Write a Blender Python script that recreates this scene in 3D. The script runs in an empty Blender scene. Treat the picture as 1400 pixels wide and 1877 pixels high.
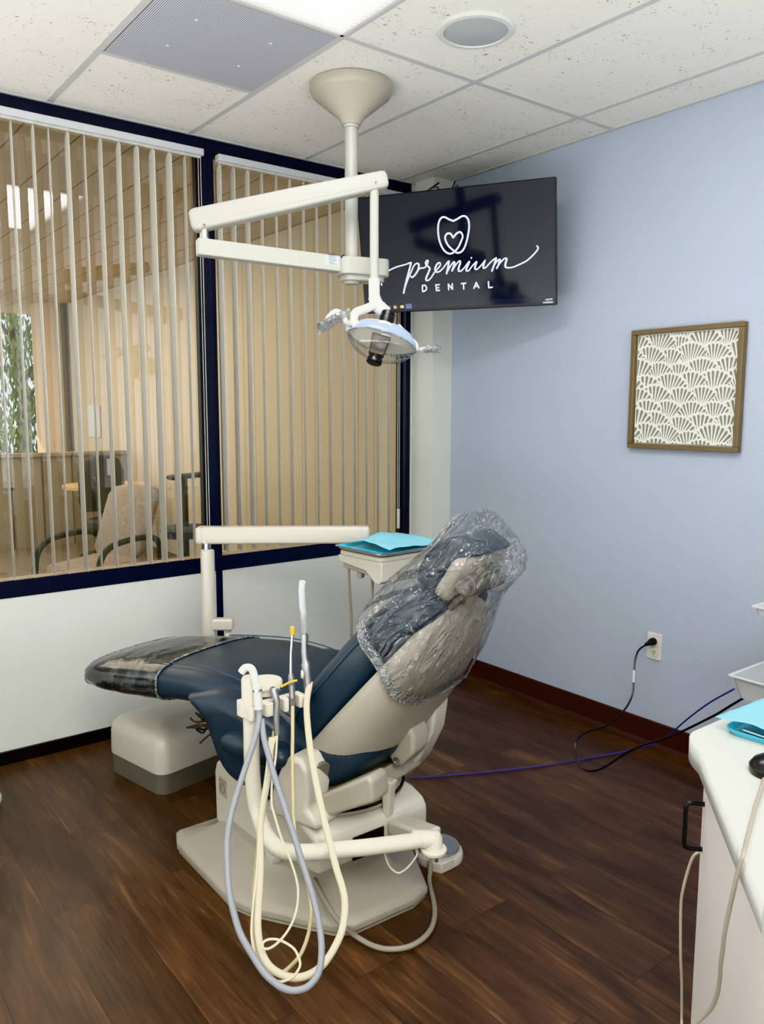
import bpy, bmesh, math, random
from mathutils import Vector, Matrix, noise
random.seed(7)
C = bpy.context.scene.collection
PI = math.pi
V = Vector

# ------------------------------------------------------------------ materials
def nodes(name):
    m = bpy.data.materials.new(name); m.use_nodes = True
    nt = m.node_tree; nt.nodes.clear()
    out = nt.nodes.new('ShaderNodeOutputMaterial')
    return m, nt, out
def N(nt, t, **kw):
    n = nt.nodes.new(t)
    for k, v in kw.items():
        if k.startswith('i_'):
            n.inputs[int(k[2:])].default_value = v
        else: setattr(n, k, v)
    return n
def srgb(r, g, b):
    f = lambda c: (c/255/12.92) if c/255 <= .04045 else ((c/255+.055)/1.055)**2.4
    return (f(r), f(g), f(b), 1)
def coords(nt, scale=(1, 1, 1), rot=(0, 0, 0), loc=(0, 0, 0)):
    tc = N(nt, 'ShaderNodeNewGeometry'); mp = N(nt, 'ShaderNodeMapping')
    mp.inputs['Scale'].default_value = scale; mp.inputs['Rotation'].default_value = rot; mp.inputs['Location'].default_value = loc
    nt.links.new(tc.outputs['Position'], mp.inputs['Vector']); return mp.outputs['Vector']
def plain(name, col, rough=.5, metal=0, bump=0, bscale=200, var=0, vscale=3, spec=.5, coat=0, emit=None, estr=0):
    m, nt, out = nodes(name)
    p = N(nt, 'ShaderNodeBsdfPrincipled'); L = nt.links
    p.inputs['Base Color'].default_value = col; p.inputs['Roughness'].default_value = rough
    p.inputs['Metallic'].default_value = metal; p.inputs['Specular IOR Level'].default_value = spec
    p.inputs['Coat Weight'].default_value = coat; p.inputs['Coat Roughness'].default_value = .15
    if emit: p.inputs['Emission Color'].default_value = emit; p.inputs['Emission Strength'].default_value = estr
    vec = coords(nt)
    if bump:
        nz = N(nt, 'ShaderNodeTexNoise'); nz.inputs['Scale'].default_value = bscale; nz.inputs['Detail'].default_value = 3
        b = N(nt, 'ShaderNodeBump'); b.inputs['Strength'].default_value = bump; b.inputs['Distance'].default_value = .003
        L.new(vec, nz.inputs['Vector']); L.new(nz.outputs['Fac'], b.inputs['Height']); L.new(b.outputs['Normal'], p.inputs['Normal'])
    nz = N(nt, 'ShaderNodeTexNoise'); nz.inputs['Scale'].default_value = vscale; nz.inputs['Detail'].default_value = 4
    L.new(vec, nz.inputs['Vector'])
    mx = N(nt, 'ShaderNodeMix', data_type='RGBA'); v = max(var, .03)
    mx.inputs[6].default_value = tuple(c*(1-v) for c in col[:3])+(1,); mx.inputs[7].default_value = tuple(min(1, c*(1+v)) for c in col[:3])+(1,)
    L.new(nz.outputs['Fac'], mx.inputs[0]); L.new(mx.outputs[2], p.inputs['Base Color'])
    L.new(p.outputs[0], out.inputs[0]); return m

def wood_floor():
    m, nt, out = nodes('dark_wood_planks'); L = nt.links
    p = N(nt, 'ShaderNodeBsdfPrincipled')
    v = coords(nt, rot=(0, 0, PI/2), loc=(.02, .055, 0))
    br = N(nt, 'ShaderNodeTexBrick', offset=.37, offset_frequency=2)
    br.inputs['Scale'].default_value = 1; br.inputs['Brick Width'].default_value = 1.22; br.inputs['Row Height'].default_value = .19
    br.inputs['Mortar Size'].default_value = .0009; br.inputs['Mortar Smooth'].default_value = .1; br.inputs['Bias'].default_value = 0
    br.inputs['Color1'].default_value = (0, 0, 0, 1); br.inputs['Color2'].default_value = (1, 1, 1, 1); br.inputs['Mortar'].default_value = (.5, .5, .5, 1)
    L.new(v, br.inputs['Vector'])
    # grain coordinates, shifted per plank
    geo = N(nt, 'ShaderNodeNewGeometry'); ad = N(nt, 'ShaderNodeVectorMath', operation='ADD')
    sc = N(nt, 'ShaderNodeVectorMath', operation='SCALE'); sc.inputs['Scale'].default_value = 37
    L.new(br.outputs['Color'], sc.inputs[0]); L.new(geo.outputs['Position'], ad.inputs[0]); L.new(sc.outputs[0], ad.inputs[1])
    mp = N(nt, 'ShaderNodeMapping'); mp.inputs['Scale'].default_value = (7, 1.3, 1); L.new(ad.outputs[0], mp.inputs['Vector'])
    n1 = N(nt, 'ShaderNodeTexNoise'); n1.inputs['Scale'].default_value = 1.6; n1.inputs['Detail'].default_value = 5; n1.inputs['Distortion'].default_value = 1.1
    L.new(mp.outputs[0], n1.inputs['Vector'])
    mp2 = N(nt, 'ShaderNodeMapping'); mp2.inputs['Scale'].default_value = (90, 5, 1); L.new(ad.outputs[0], mp2.inputs['Vector'])
    n2 = N(nt, 'ShaderNodeTexNoise'); n2.inputs['Scale'].default_value = 1; n2.inputs['Detail'].default_value = 6; n2.inputs['Distortion'].default_value = .6
    L.new(mp2.outputs[0], n2.inputs['Vector'])
    mxf = N(nt, 'ShaderNodeMix', data_type='FLOAT'); mxf.inputs[0].default_value = .42
    L.new(n1.outputs['Fac'], mxf.inputs[2]); L.new(n2.outputs['Fac'], mxf.inputs[3])
    cr = N(nt, 'ShaderNodeValToRGB'); e = cr.color_ramp.elements
    e[0].position = .30; e[0].color = srgb(40, 27, 20); e[1].position = .74; e[1].color = srgb(128, 88, 52)
    x = e.new(.45); x.color = srgb(60, 41, 30); x = e.new(.58); x.color = srgb(80, 55, 37)
    L.new(mxf.outputs[0], cr.inputs[0])
    hs = N(nt, 'ShaderNodeHueSaturation'); hs.inputs['Saturation'].default_value = .92
    mr = N(nt, 'ShaderNodeMapRange'); mr.inputs[3].default_value = 1.0; mr.inputs[4].default_value = 1.34
    L.new(br.outputs['Color'], mr.inputs[0]); L.new(mr.outputs[0], hs.inputs['Value']); L.new(cr.outputs[0], hs.inputs['Color'])
    mm = N(nt, 'ShaderNodeMix', data_type='RGBA'); mm.inputs[7].default_value = srgb(22, 13, 9)
    L.new(br.outputs['Fac'], mm.inputs[0]); L.new(hs.outputs[0], mm.inputs[6]); L.new(mm.outputs[2], p.inputs['Base Color'])
    rr = N(nt, 'ShaderNodeMapRange'); rr.inputs[3].default_value = .26; rr.inputs[4].default_value = .44
    L.new(n2.outputs['Fac'], rr.inputs[0]); L.new(rr.outputs[0], p.inputs['Roughness'])
    b = N(nt, 'ShaderNodeBump'); b.inputs['Strength'].default_value = .35; b.inputs['Distance'].default_value = .002
    L.new(n2.outputs['Fac'], b.inputs['Height']); L.new(b.outputs[0], p.inputs['Normal'])
    p.inputs['Specular IOR Level'].default_value = .6
    L.new(p.outputs[0], out.inputs[0]); return m

def ceiling_tile():
    m, nt, out = nodes('ceiling_tile'); L = nt.links
    p = N(nt, 'ShaderNodeBsdfPrincipled'); p.inputs['Roughness'].default_value = .95; p.inputs['Specular IOR Level'].default_value = .1
    v = coords(nt)
    n1 = N(nt, 'ShaderNodeTexNoise'); n1.inputs['Scale'].default_value = 75; n1.inputs['Detail'].default_value = 2.5; n1.inputs['Distortion'].default_value = 1.5
    n3 = N(nt, 'ShaderNodeTexNoise'); n3.inputs['Scale'].default_value = 9
    L.new(v, n1.inputs['Vector']); L.new(v, n3.inputs['Vector'])
    sb = N(nt, 'ShaderNodeMath', operation='ADD'); L.new(n1.outputs['Fac'], sb.inputs[0])
    sm = N(nt, 'ShaderNodeMath', operation='MULTIPLY'); sm.inputs[1].default_value = .22; L.new(n3.outputs['Fac'], sm.inputs[0]); L.new(sm.outputs[0], sb.inputs[1])
    cr = N(nt, 'ShaderNodeValToRGB'); e = cr.color_ramp.elements
    e[0].position = .405; e[0].color = srgb(150, 142, 132); e[1].position = .45; e[1].color = srgb(232, 229, 222)
    L.new(sb.outputs[0], cr.inputs[0]); L.new(cr.outputs[0], p.inputs['Base Color'])
    b = N(nt, 'ShaderNodeBump'); b.inputs['Strength'].default_value = .4; b.inputs['Distance'].default_value = .003
    L.new(cr.outputs[0], b.inputs['Height']); L.new(b.outputs[0], p.inputs['Normal'])
    L.new(p.outputs[0], out.inputs[0]); return m

def stripes(name, c1, c2, scale, axis='X', w=.5, rough=.7, axis2=None):
    m, nt, out = nodes(name); L = nt.links
    p = N(nt, 'ShaderNodeBsdfPrincipled'); p.inputs['Roughness'].default_value = rough
    v = coords(nt); sx = N(nt, 'ShaderNodeSeparateXYZ'); L.new(v, sx.inputs[0])
    def band(ax):
        a = N(nt, 'ShaderNodeMath', operation='MULTIPLY'); a.inputs[1].default_value = scale; L.new(sx.outputs[ax], a.inputs[0])
        f = N(nt, 'ShaderNodeMath', operation='FRACT'); L.new(a.outputs[0], f.inputs[0])
        g = N(nt, 'ShaderNodeMath', operation='LESS_THAN'); g.inputs[1].default_value = w; L.new(f.outputs[0], g.inputs[0]); return g.outputs[0]
    fac = band(axis)
    if axis2:
        mul = N(nt, 'ShaderNodeMath', operation='MULTIPLY'); L.new(fac, mul.inputs[0]); L.new(band(axis2), mul.inputs[1]); fac = mul.outputs[0]
    mx = N(nt, 'ShaderNodeMix', data_type='RGBA'); mx.inputs[6].default_value = c2; mx.inputs[7].default_value = c1
    L.new(fac, mx.inputs[0]); L.new(mx.outputs[2], p.inputs['Base Color']); L.new(p.outputs[0], out.inputs[0]); return m

def clear_film(name, haze=.06, gl=.25, tint=(.93, .95, .97, 1), wr=.6, wscale=14, grough=.12, aniso=False):
    m, nt, out = nodes(name); L = nt.links
    tr = N(nt, 'ShaderNodeBsdfTransparent'); tr.inputs[0].default_value = tint
    g = N(nt, 'ShaderNodeBsdfGlossy'); g.inputs['Roughness'].default_value = grough
    d = N(nt, 'ShaderNodeBsdfTranslucent'); d.inputs[0].default_value = (.9, .92, .95, 1)
    d2 = N(nt, 'ShaderNodeBsdfDiffuse'); d2.inputs[0].default_value = (.85, .88, .92, 1)
    v = coords(nt)
    if aniso:       # wrinkles run along the reclined back
        for rot, sc_ in (((0, 0, math.radians(73)), (1, 1, 1)), ((0, math.radians(46), 0), (1, 1, 1))):
            mp = N(nt, 'ShaderNodeMapping'); mp.inputs['Rotation'].default_value = rot; L.new(v, mp.inputs['Vector']); v = mp.outputs[0]
        ms = N(nt, 'ShaderNodeMapping'); ms.inputs['Scale'].default_value = (.3, 1, 1); L.new(v, ms.inputs['Vector']); v = ms.outputs[0]
    n1 = N(nt, 'ShaderNodeTexNoise'); n1.inputs['Scale'].default_value = wscale; n1.inputs['Detail'].default_value = 2.5; n1.inputs['Distortion'].default_value = 1.4
    L.new(v, n1.inputs['Vector'])
    def mth(op, a, b_=None):
        q = N(nt, 'ShaderNodeMath', operation=op); L.new(a, q.inputs[0])
        if b_ is not None: q.inputs[1].default_value = b_
        return q.outputs[0]
    ridge = mth('POWER', mth('SUBTRACT', mth('MULTIPLY', mth('ABSOLUTE', mth('SUBTRACT', n1.outputs['Fac'], .5)), -3.0), -1.0), 4.0)
    b = N(nt, 'ShaderNodeBump'); b.inputs['Strength'].default_value = wr; b.inputs['Distance'].default_value = .02
    L.new(ridge, b.inputs['Height'])
    for s in (g, d, d2): L.new(b.outputs[0], s.inputs['Normal'])
    lw = N(nt, 'ShaderNodeLayerWeight'); lw.inputs[0].default_value = .35; L.new(b.outputs[0], lw.inputs['Normal'])
    mr = N(nt, 'ShaderNodeMapRange'); mr.inputs[3].default_value = gl*.34; mr.inputs[4].default_value = min(1, gl*3.0)
    L.new(lw.outputs['Fresnel'], mr.inputs[0])
    m0 = N(nt, 'ShaderNodeMixShader'); m0.inputs[0].default_value = .5; L.new(d.outputs[0], m0.inputs[1]); L.new(d2.outputs[0], m0.inputs[2])
    m1 = N(nt, 'ShaderNodeMixShader'); L.new(tr.outputs[0], m1.inputs[1]); L.new(m0.outputs[0], m1.inputs[2])
    hz = N(nt, 'ShaderNodeValToRGB'); hz.color_ramp.elements[0].position = .45; hz.color_ramp.elements[0].color = (haze, haze, haze, 1)
    hz.color_ramp.elements[1].position = 1; hz.color_ramp.elements[1].color = (min(1, haze*5),)*3+(1,)
    L.new(ridge, hz.inputs[0]); L.new(hz.outputs[0], m1.inputs[0])
    m2 = N(nt, 'ShaderNodeMixShader'); L.new(mr.outputs[0], m2.inputs[0]); L.new(m1.outputs[0], m2.inputs[1]); L.new(g.outputs[0], m2.inputs[2])
    L.new(m2.outputs[0], out.inputs[0]); return m

def glass(name, tint, refl=.08, rough=.01):
    m, nt, out = nodes(name); L = nt.links
    tr = N(nt, 'ShaderNodeBsdfTransparent'); tr.inputs[0].default_value = tint
    g = N(nt, 'ShaderNodeBsdfGlossy'); g.inputs['Roughness'].default_value = rough
    lw = N(nt, 'ShaderNodeLayerWeight'); lw.inputs[0].default_value = .2
    mr = N(nt, 'ShaderNodeMapRange'); mr.inputs[3].default_value = refl; mr.inputs[4].default_value = .6; L.new(lw.outputs['Fresnel'], mr.inputs[0])
    m2 = N(nt, 'ShaderNodeMixShader'); L.new(mr.outputs[0], m2.inputs[0]); L.new(tr.outputs[0], m2.inputs[1]); L.new(g.outputs[0], m2.inputs[2])
    L.new(m2.outputs[0], out.inputs[0]); return m

def troffer(xc=-1.766, yc=-1.827, hx=.292, hy=.598):
    m, nt, out = nodes('lit_prismatic_lens'); L = nt.links
    e = N(nt, 'ShaderNodeEmission'); e.inputs[0].default_value = (1, .985, .97, 1)
    sx = N(nt, 'ShaderNodeSeparateXYZ'); v = coords(nt); L.new(v, sx.inputs[0])
    def mt(op, a, b):
        q = N(nt, 'ShaderNodeMath', operation=op)
        for i, t in enumerate((a, b)):
            if t is None: continue
            if isinstance(t, (int, float)): q.inputs[i].default_value = t
            else: L.new(t, q.inputs[i])
        return q.outputs[0]
    dx = mt('SUBTRACT', hx, mt('ABSOLUTE', mt('SUBTRACT', sx.outputs[0], xc), None)); dy = mt('SUBTRACT', hy, mt('ABSOLUTE', mt('SUBTRACT', sx.outputs[1], yc), None))
    d = mt('MINIMUM', dx, dy)
    mr = N(nt, 'ShaderNodeMapRange', interpolation_type='SMOOTHSTEP'); mr.inputs[1].default_value = .0; mr.inputs[2].default_value = .15; mr.inputs[3].default_value = .75; mr.inputs[4].default_value = 20; L.new(d, mr.inputs[0])
    ck = N(nt, 'ShaderNodeTexChecker'); ck.inputs['Scale'].default_value = 75; ck.inputs[1].default_value = (1, 1, 1, 1); ck.inputs[2].default_value = (.72, .72, .74, 1); L.new(v, ck.inputs[0])
    L.new(mt('MULTIPLY', mr.outputs[0], ck.outputs[0]), e.inputs[1]); L.new(e.outputs[0], out.inputs[0]); return m

def vane_mat():
    m, nt, out = nodes('blind_vane_vinyl'); L = nt.links
    d = N(nt, 'ShaderNodeBsdfDiffuse'); d.inputs[0].default_value = srgb(246, 245, 240)
    t = N(nt, 'ShaderNodeBsdfTranslucent'); t.inputs[0].default_value = srgb(244, 240, 228)
    nz = N(nt, 'ShaderNodeTexNoise'); nz.inputs['Scale'].default_value = 300; L.new(coords(nt), nz.inputs['Vector'])
    b = N(nt, 'ShaderNodeBump'); b.inputs['Strength'].default_value = .1; L.new(nz.outputs['Fac'], b.inputs['Height']); L.new(b.outputs[0], d.inputs['Normal'])
    x = N(nt, 'ShaderNodeMixShader'); x.inputs[0].default_value = .36; L.new(d.outputs[0], x.inputs[1]); L.new(t.outputs[0], x.inputs[2])
    L.new(x.outputs[0], out.inputs[0]); return m

def emitter(name, col, strength, pattern=0):
    m, nt, out = nodes(name); L = nt.links
    e = N(nt, 'ShaderNodeEmission'); e.inputs[0].default_value = col; e.inputs[1].default_value = strength
    v = coords(nt); ck = N(nt, 'ShaderNodeTexChecker'); ck.inputs['Scale'].default_value = 110
    ck.inputs[1].default_value = col; ck.inputs[2].default_value = tuple(c*(1-pattern) for c in col[:3])+(1,)
    L.new(v, ck.inputs[0]); L.new(ck.outputs[0], e.inputs[0])
    L.new(e.outputs[0], out.inputs[0]); return m

M = {}
M['floor'] = wood_floor(); M['tile'] = ceiling_tile()
M['white_wall'] = plain('white_orange_peel_paint', srgb(216, 218, 213), .8, bump=.55, bscale=95, spec=.2)
M['blue_wall'] = plain('pale_blue_orange_peel_paint', srgb(178, 187, 204), .8, bump=.5, bscale=95, spec=.2)
M['navy_trim'] = plain('navy_black_window_paint', srgb(10, 14, 38), .35)
M['dark_seal'] = plain('dark_grey_glazing_seal', srgb(52, 52, 54), .5)
M['black_base'] = plain('black_rubber_baseboard', srgb(9, 9, 12), .4)
M['brown_base'] = plain('brown_vinyl_baseboard', srgb(58, 36, 34), .4)
M['tbar'] = plain('ceiling_grid_paint', srgb(196, 194, 194), .6)
M['vane'] = vane_mat()
M['rail'] = plain('blind_rail_paint', srgb(205, 207, 212), .45)
M['sill'] = plain('beige_sill_metal', srgb(190, 172, 150), .5)
M['bronze_glass'] = glass('bronze_tinted_glass', (.90, .87, .79, 1), .17)
M['beige'] = plain('warm_beige_enamel', srgb(204, 199, 187), .32, coat=.3)
M['arm_enamel'] = plain('cream_arm_enamel', srgb(170, 169, 161), .35)
M['taupe'] = plain('taupe_moulded_plastic', srgb(168, 161, 148), .42, var=.05)
M['taupe_dark'] = plain('dark_taupe_plastic', srgb(112, 107, 99), .5)
M['cream'] = plain('cream_plastic', srgb(222, 217, 203), .35)
M['cream_tube'] = plain('cream_rubber_tubing', srgb(214, 206, 182), .45)
M['yellow_tube'] = plain('aged_yellow_tubing', srgb(190, 180, 142), .45)
M['grey_tube'] = plain('grey_rubber_tubing', srgb(140, 143, 150), .5)
M['taupe_tube'] = plain('taupe_rubber_tubing', srgb(150, 142, 130), .5)
M['navy_vinyl'] = plain('navy_blue_vinyl_upholstery', srgb(46, 58, 71), .36, bump=.06, bscale=320, var=.06, spec=.5)
M['navy_piping'] = plain('navy_seam_piping', srgb(60, 78, 96), .4)
M['steel'] = plain('brushed_steel', srgb(190, 192, 194), .25, metal=1)
M['satin'] = plain('satin_aluminium', srgb(170, 172, 176), .38, metal=.9)
M['chrome'] = plain('chrome', srgb(225, 225, 228), .08, metal=1)
M['black'] = plain('black_plastic', srgb(16, 17, 20), .3)
M['rubber_ring'] = plain('dark_rubber_ring', srgb(45, 42, 40), .5)
M['yellow'] = plain('yellow_plastic', srgb(238, 200, 20), .4)
M['white'] = plain('white_plastic', srgb(214, 214, 209), .4)
M['blue_paper'] = plain('light_blue_bib_paper', srgb(140, 208, 226), .75, bump=.1, bscale=60)
M['blue_tray'] = plain('turquoise_plastic_tray', srgb(88, 190, 215), .35)
M['bag'] = clear_film('clear_plastic_film', .02, .16, wr=.9, wscale=14, grough=.055, tint=(.97, .98, .99, 1), aniso=True)
M['sleeve'] = clear_film('glossy_clear_vinyl_sleeve', .03, .30, tint=(.80, .79, .76, 1), wr=.08, wscale=5, grough=.16)
M['handle_film'] = clear_film('thin_clear_handle_film', .14, .3, wr=.6, wscale=30)
M['clear_tip'] = clear_film('frosted_clear_tube', .16, .10, wr=0, wscale=1.0, grough=.15, tint=(.99, .99, .99, 1))
M['shield'] = glass('clear_acrylic_shield', (.96, .965, .97, 1), .05, .03)
M['smoke'] = plain('smoked_lamp_housing', srgb(78, 68, 62), .25)
M['blue_refl'] = plain('pale_blue_reflector_back', srgb(176, 196, 222), .3, coat=.3)
M['reflector'] = plain('reflector_mirror', srgb(232, 226, 210), .25, metal=.35)
M['screen'] = plain('dark_glossy_screen', srgb(18, 19, 30), .09, spec=.55, emit=srgb(26, 28, 44), estr=.35)
M['taskbar'] = plain('screen_taskbar', srgb(26, 28, 42), .12, emit=srgb(34, 37, 56), estr=.35)
M['logo'] = plain('lit_logo_white', srgb(235, 240, 255), .3, emit=srgb(222, 228, 250), estr=.75)
M['bezel'] = plain('black_tv_bezel', srgb(14, 14, 18), .3)
M['bronze_frame'] = plain('antique_bronze_frame', srgb(118, 102, 76), .45, metal=.15, var=.12, vscale=30)
M['art_white'] = plain('carved_white_plaster', srgb(226, 226, 216), .7)
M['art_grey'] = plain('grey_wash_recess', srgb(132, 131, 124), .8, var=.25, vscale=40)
M['laminate'] = plain('white_marbled_laminate', srgb(192, 193, 187), .4, var=.05, vscale=7)
M['edge'] = plain('pale_grey_laminate_edge', srgb(178, 178, 174), .45)
M['cab'] = plain('warm_white_cabinet_laminate', srgb(212, 206, 203), .5, var=.02)
M['blue_cable'] = plain('indigo_network_cable', srgb(72, 68, 150), .45)
M['bin'] = plain('light_grey_plastic_bin', srgb(196, 199, 202), .45)
M['mesh_vent'] = stripes('perforated_vent', srgb(205, 206, 214), srgb(122, 124, 134), 150, 'X', .55)
M['speaker_mesh'] = plain('speaker_grille_mesh', srgb(176, 180, 182), .7, bump=.5, bscale=500)
M['lens'] = troffer(); M['lens_plain'] = emitter('lit_lens', (1, .985, .97, 1), 5.0, .3)
M['siding'] = stripes('beige_vertical_siding', srgb(218, 202, 170), srgb(158, 140, 110), 5.3, 'Y', .965)
M['soffit'] = stripes('beige_soffit_boards', srgb(206, 190, 162), srgb(124, 106, 82), 3.6, 'X', .965)
M['half_wall'] = stripes('beige_panelled_rail', srgb(160, 150, 128), srgb(112, 102, 84), 3.1, 'X', .93)
M['stucco'] = plain('peach_stucco', srgb(230, 206, 174), .9, bump=.6, bscale=60)
M['concrete'] = plain('patio_concrete', srgb(128, 118, 104), .9)
M['leaf'] = plain('willow_leaf', srgb(112, 124, 66), .6, var=.35, vscale=2)
M['bark'] = plain('tree_bark', srgb(96, 78, 60), .9)
M['green_seat'] = plain('dark_green_grey_fabric', srgb(72, 76, 66), .8)
M['pattern_seat'] = plain('pale_patterned_fabric', srgb(170, 156, 140), .85, var=.3, vscale=45)
M['table_wood'] = plain('light_wood_top', srgb(214, 184, 134), .5)

# ------------------------------------------------------------------ mesh building
class MB:
    def __init__(s): s.v = []; s.f = []
    def add(s, vs, fs):
        b = len(s.v); s.v += [tuple(p) for p in vs]; s.f += [tuple(i+b for i in f) for f in fs]; return s
    def box(s, lo, hi, mat=None):
        x0, y0, z0 = lo; x1, y1, z1 = hi
        vs = [(x0, y0, z0), (x1, y0, z0), (x1, y1, z0), (x0, y1, z0), (x0, y0, z1), (x1, y0, z1), (x1, y1, z1), (x0, y1, z1)]
        if mat: vs = [mat(*p) for p in vs]
        return s.add(vs, [(0, 3, 2, 1), (4, 5, 6, 7), (0, 1, 5, 4), (1, 2, 6, 5), (2, 3, 7, 6), (3, 0, 4, 7)])
    def loft(s, loops, caps=True, closed=True):
        n = len(loops[0]); vs = [p for l in loops for p in l]; fs = []
        for i in range(len(loops)-1):
            for j in range(n if closed else n-1):
                k = (j+1) % n; fs.append((i*n+j, i*n+k, (i+1)*n+k, (i+1)*n+j))
        if caps and closed:
            fs.append(tuple(range(n-1, -1, -1))); fs.append(tuple((len(loops)-1)*n+j for j in range(n)))
        return s.add(vs, fs)
    def prism(s, poly, a, b, mat):      # poly of 2-D points, swept from a to b along the third axis through mat(p, q, r)
        n = len(poly)
        return s.loft([[mat(p[0], p[1], a) for p in poly], [mat(p[0], p[1], b) for p in poly]])
    def tube(s, pts, r, seg=12, caps=True, smooth=0):
        pts = [V(p) for p in pts]
        if smooth: pts = crom(pts, smooth)
        rr = r if isinstance(r, (list, tuple)) else None
        t0 = (pts[1]-pts[0]).normalized(); up = V((0, 0, 1)) if abs(t0.z) < .9 else V((1, 0, 0))
        nx = t0.cross(up).normalized(); loops = []
        for i, p in enumerate(pts):
            t = ((pts[i+1]-p) if i == 0 else (p-pts[i-1]) if i == len(pts)-1 else (pts[i+1]-pts[i-1])).normalized()
            nx = (nx - t*nx.dot(t)).normalized(); ny = t.cross(nx)
            q = rr[min(len(rr)-1, int(i*len(rr)/len(pts)))] if rr and len(rr) != len(pts) else (rr[i] if rr else r)
            loops.append([p+(nx*math.cos(2*PI*k/seg)+ny*math.sin(2*PI*k/seg))*q for k in range(seg)])
        return s.loft(loops, caps)
    def lathe(s, o, ax, prof, seg=28):  # prof: (distance along ax, radius)
        o = V(o); ax = V(ax).normalized(); up = V((0, 0, 1)) if abs(ax.z) < .9 else V((1, 0, 0))
        nx = ax.cross(up).normalized(); ny = ax.cross(nx)
        return s.loft([[o+ax*h+(nx*math.cos(2*PI*k/seg)+ny*math.sin(2*PI*k/seg))*max(r, 1e-4) for k in range(seg)] for h, r in prof])
    def ball(s, c, r, seg=16):
        r = r if isinstance(r, (tuple, list)) else (r, r, r); c = V(c); ls = []
        for i in range(1, seg//2):
            a = PI*i/(seg//2); ls.append([c+V((r[0]*math.sin(a)*math.cos(2*PI*k/seg), r[1]*math.sin(a)*math.sin(2*PI*k/seg), -r[2]*math.cos(a))) for k in range(seg)])
        return s.loft(ls)
    def grid(s, fn, nu, nv):
        vs = [fn(i/nu, j/nv) for i in range(nu+1) for j in range(nv+1)]
        return s.add(vs, [(i*(nv+1)+j, (i+1)*(nv+1)+j, (i+1)*(nv+1)+j+1, i*(nv+1)+j+1) for i in range(nu) for j in range(nv)])
    def build(s, name, mat, parent=None, bev=0, seg=3, angle=35, sub=0, solid=0, tris=False):
        o0 = V((0, 0, 0))
        if parent is not None: o0 = wloc(parent)
        else:
            lo = [min(p[i] for p in s.v) for i in range(3)]; hi = [max(p[i] for p in s.v) for i in range(3)]
            o0 = V(((lo[0]+hi[0])/2, (lo[1]+hi[1])/2, lo[2]))
        me = bpy.data.meshes.new(name)
        me.from_pydata([tuple(V(p)-o0) for p in s.v], [], s.f); me.validate()
        bm = bmesh.new(); bm.from_mesh(me); bmesh.ops.recalc_face_normals(bm, faces=bm.faces); bm.to_mesh(me); bm.free()
        me.polygons.foreach_set('use_smooth', [True]*len(me.polygons)); me.set_sharp_from_angle(angle=math.radians(angle))
        o = bpy.data.objects.new(name, me); C.objects.link(o); me.materials.append(M[mat] if isinstance(mat, str) else mat)
        if parent is not None: o.parent = parent
        else: o.location = o0
        if solid: md = o.modifiers.new('solid', 'SOLIDIFY'); md.thickness = solid; md.offset = 0
        if bev: md = o.modifiers.new('bevel', 'BEVEL'); md.width = bev; md.segments = seg; md.limit_method = 'ANGLE'; md.angle_limit = math.radians(30); md.harden_normals = False
        if sub: md = o.modifiers.new('sub', 'SUBSURF'); md.levels = sub; md.render_levels = sub
        return o
def wloc(o):
    p = V(o.location)
    while o.parent is not None: o = o.parent; p += V(o.location)
    return p
def crom(pts, n):
    pts = [V(p) for p in pts]; out = []
    P = [pts[0]*2-pts[1]]+pts+[pts[-1]*2-pts[-2]]
    for i in range(1, len(P)-2):
        a, b, c, d = P[i-1:i+3]
        for k in range(n):
            t = k/n; out.append(.5*((2*b)+(c-a)*t+(2*a-5*b+4*c-d)*t*t+(3*b-3*c+d-a)*t**3))
    out.append(pts[-1]); return out
def rrect(cx, cy, hx, hy, r, seg=5):
    out = []
    for sx, sy, a0 in ((1, 1, 0), (-1, 1, PI/2), (-1, -1, PI), (1, -1, 1.5*PI)):
        for k in range(seg+1):
            a = a0+PI/2*k/seg; out.append((cx+sx*(hx-r)+r*math.cos(a), cy+sy*(hy-r)+r*math.sin(a)))
    return out
def sup(hx, hy, n=4, seg=36):     # superellipse loop
    out = []
    for k in range(seg):
        a = 2*PI*k/seg; c, s_ = math.cos(a), math.sin(a)
        out.append((hx*math.copysign(abs(c)**(2/n), c), hy*math.copysign(abs(s_)**(2/n), s_)))
    return out
def tag(o, label, cat, group=None, kind=None):
    o['label'] = label; o['category'] = cat
    if group: o['group'] = group
    if kind: o['kind'] = kind
    return o
def thing(name, label, cat, loc, group=None):
    o = bpy.data.objects.new(name, None); C.objects.link(o); o.location = loc; o.empty_display_size = .1
    return tag(o, label, cat, group)
def struct(o, label=None):
    o['kind'] = 'structure'
    if label: o['label'] = label
    return o
def sroot(name, loc):
    o = bpy.data.objects.new(name, None); C.objects.link(o); o.location = loc; o['kind'] = 'structure'; return o
XYZ = lambda x, y, z: (x, y, z)
def frame(o, ex, ey, ez):
    o, ex, ey, ez = V(o), V(ex), V(ey), V(ez)
    return lambda x, y, z: tuple(o+ex*x+ey*y+ez*z)
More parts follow.
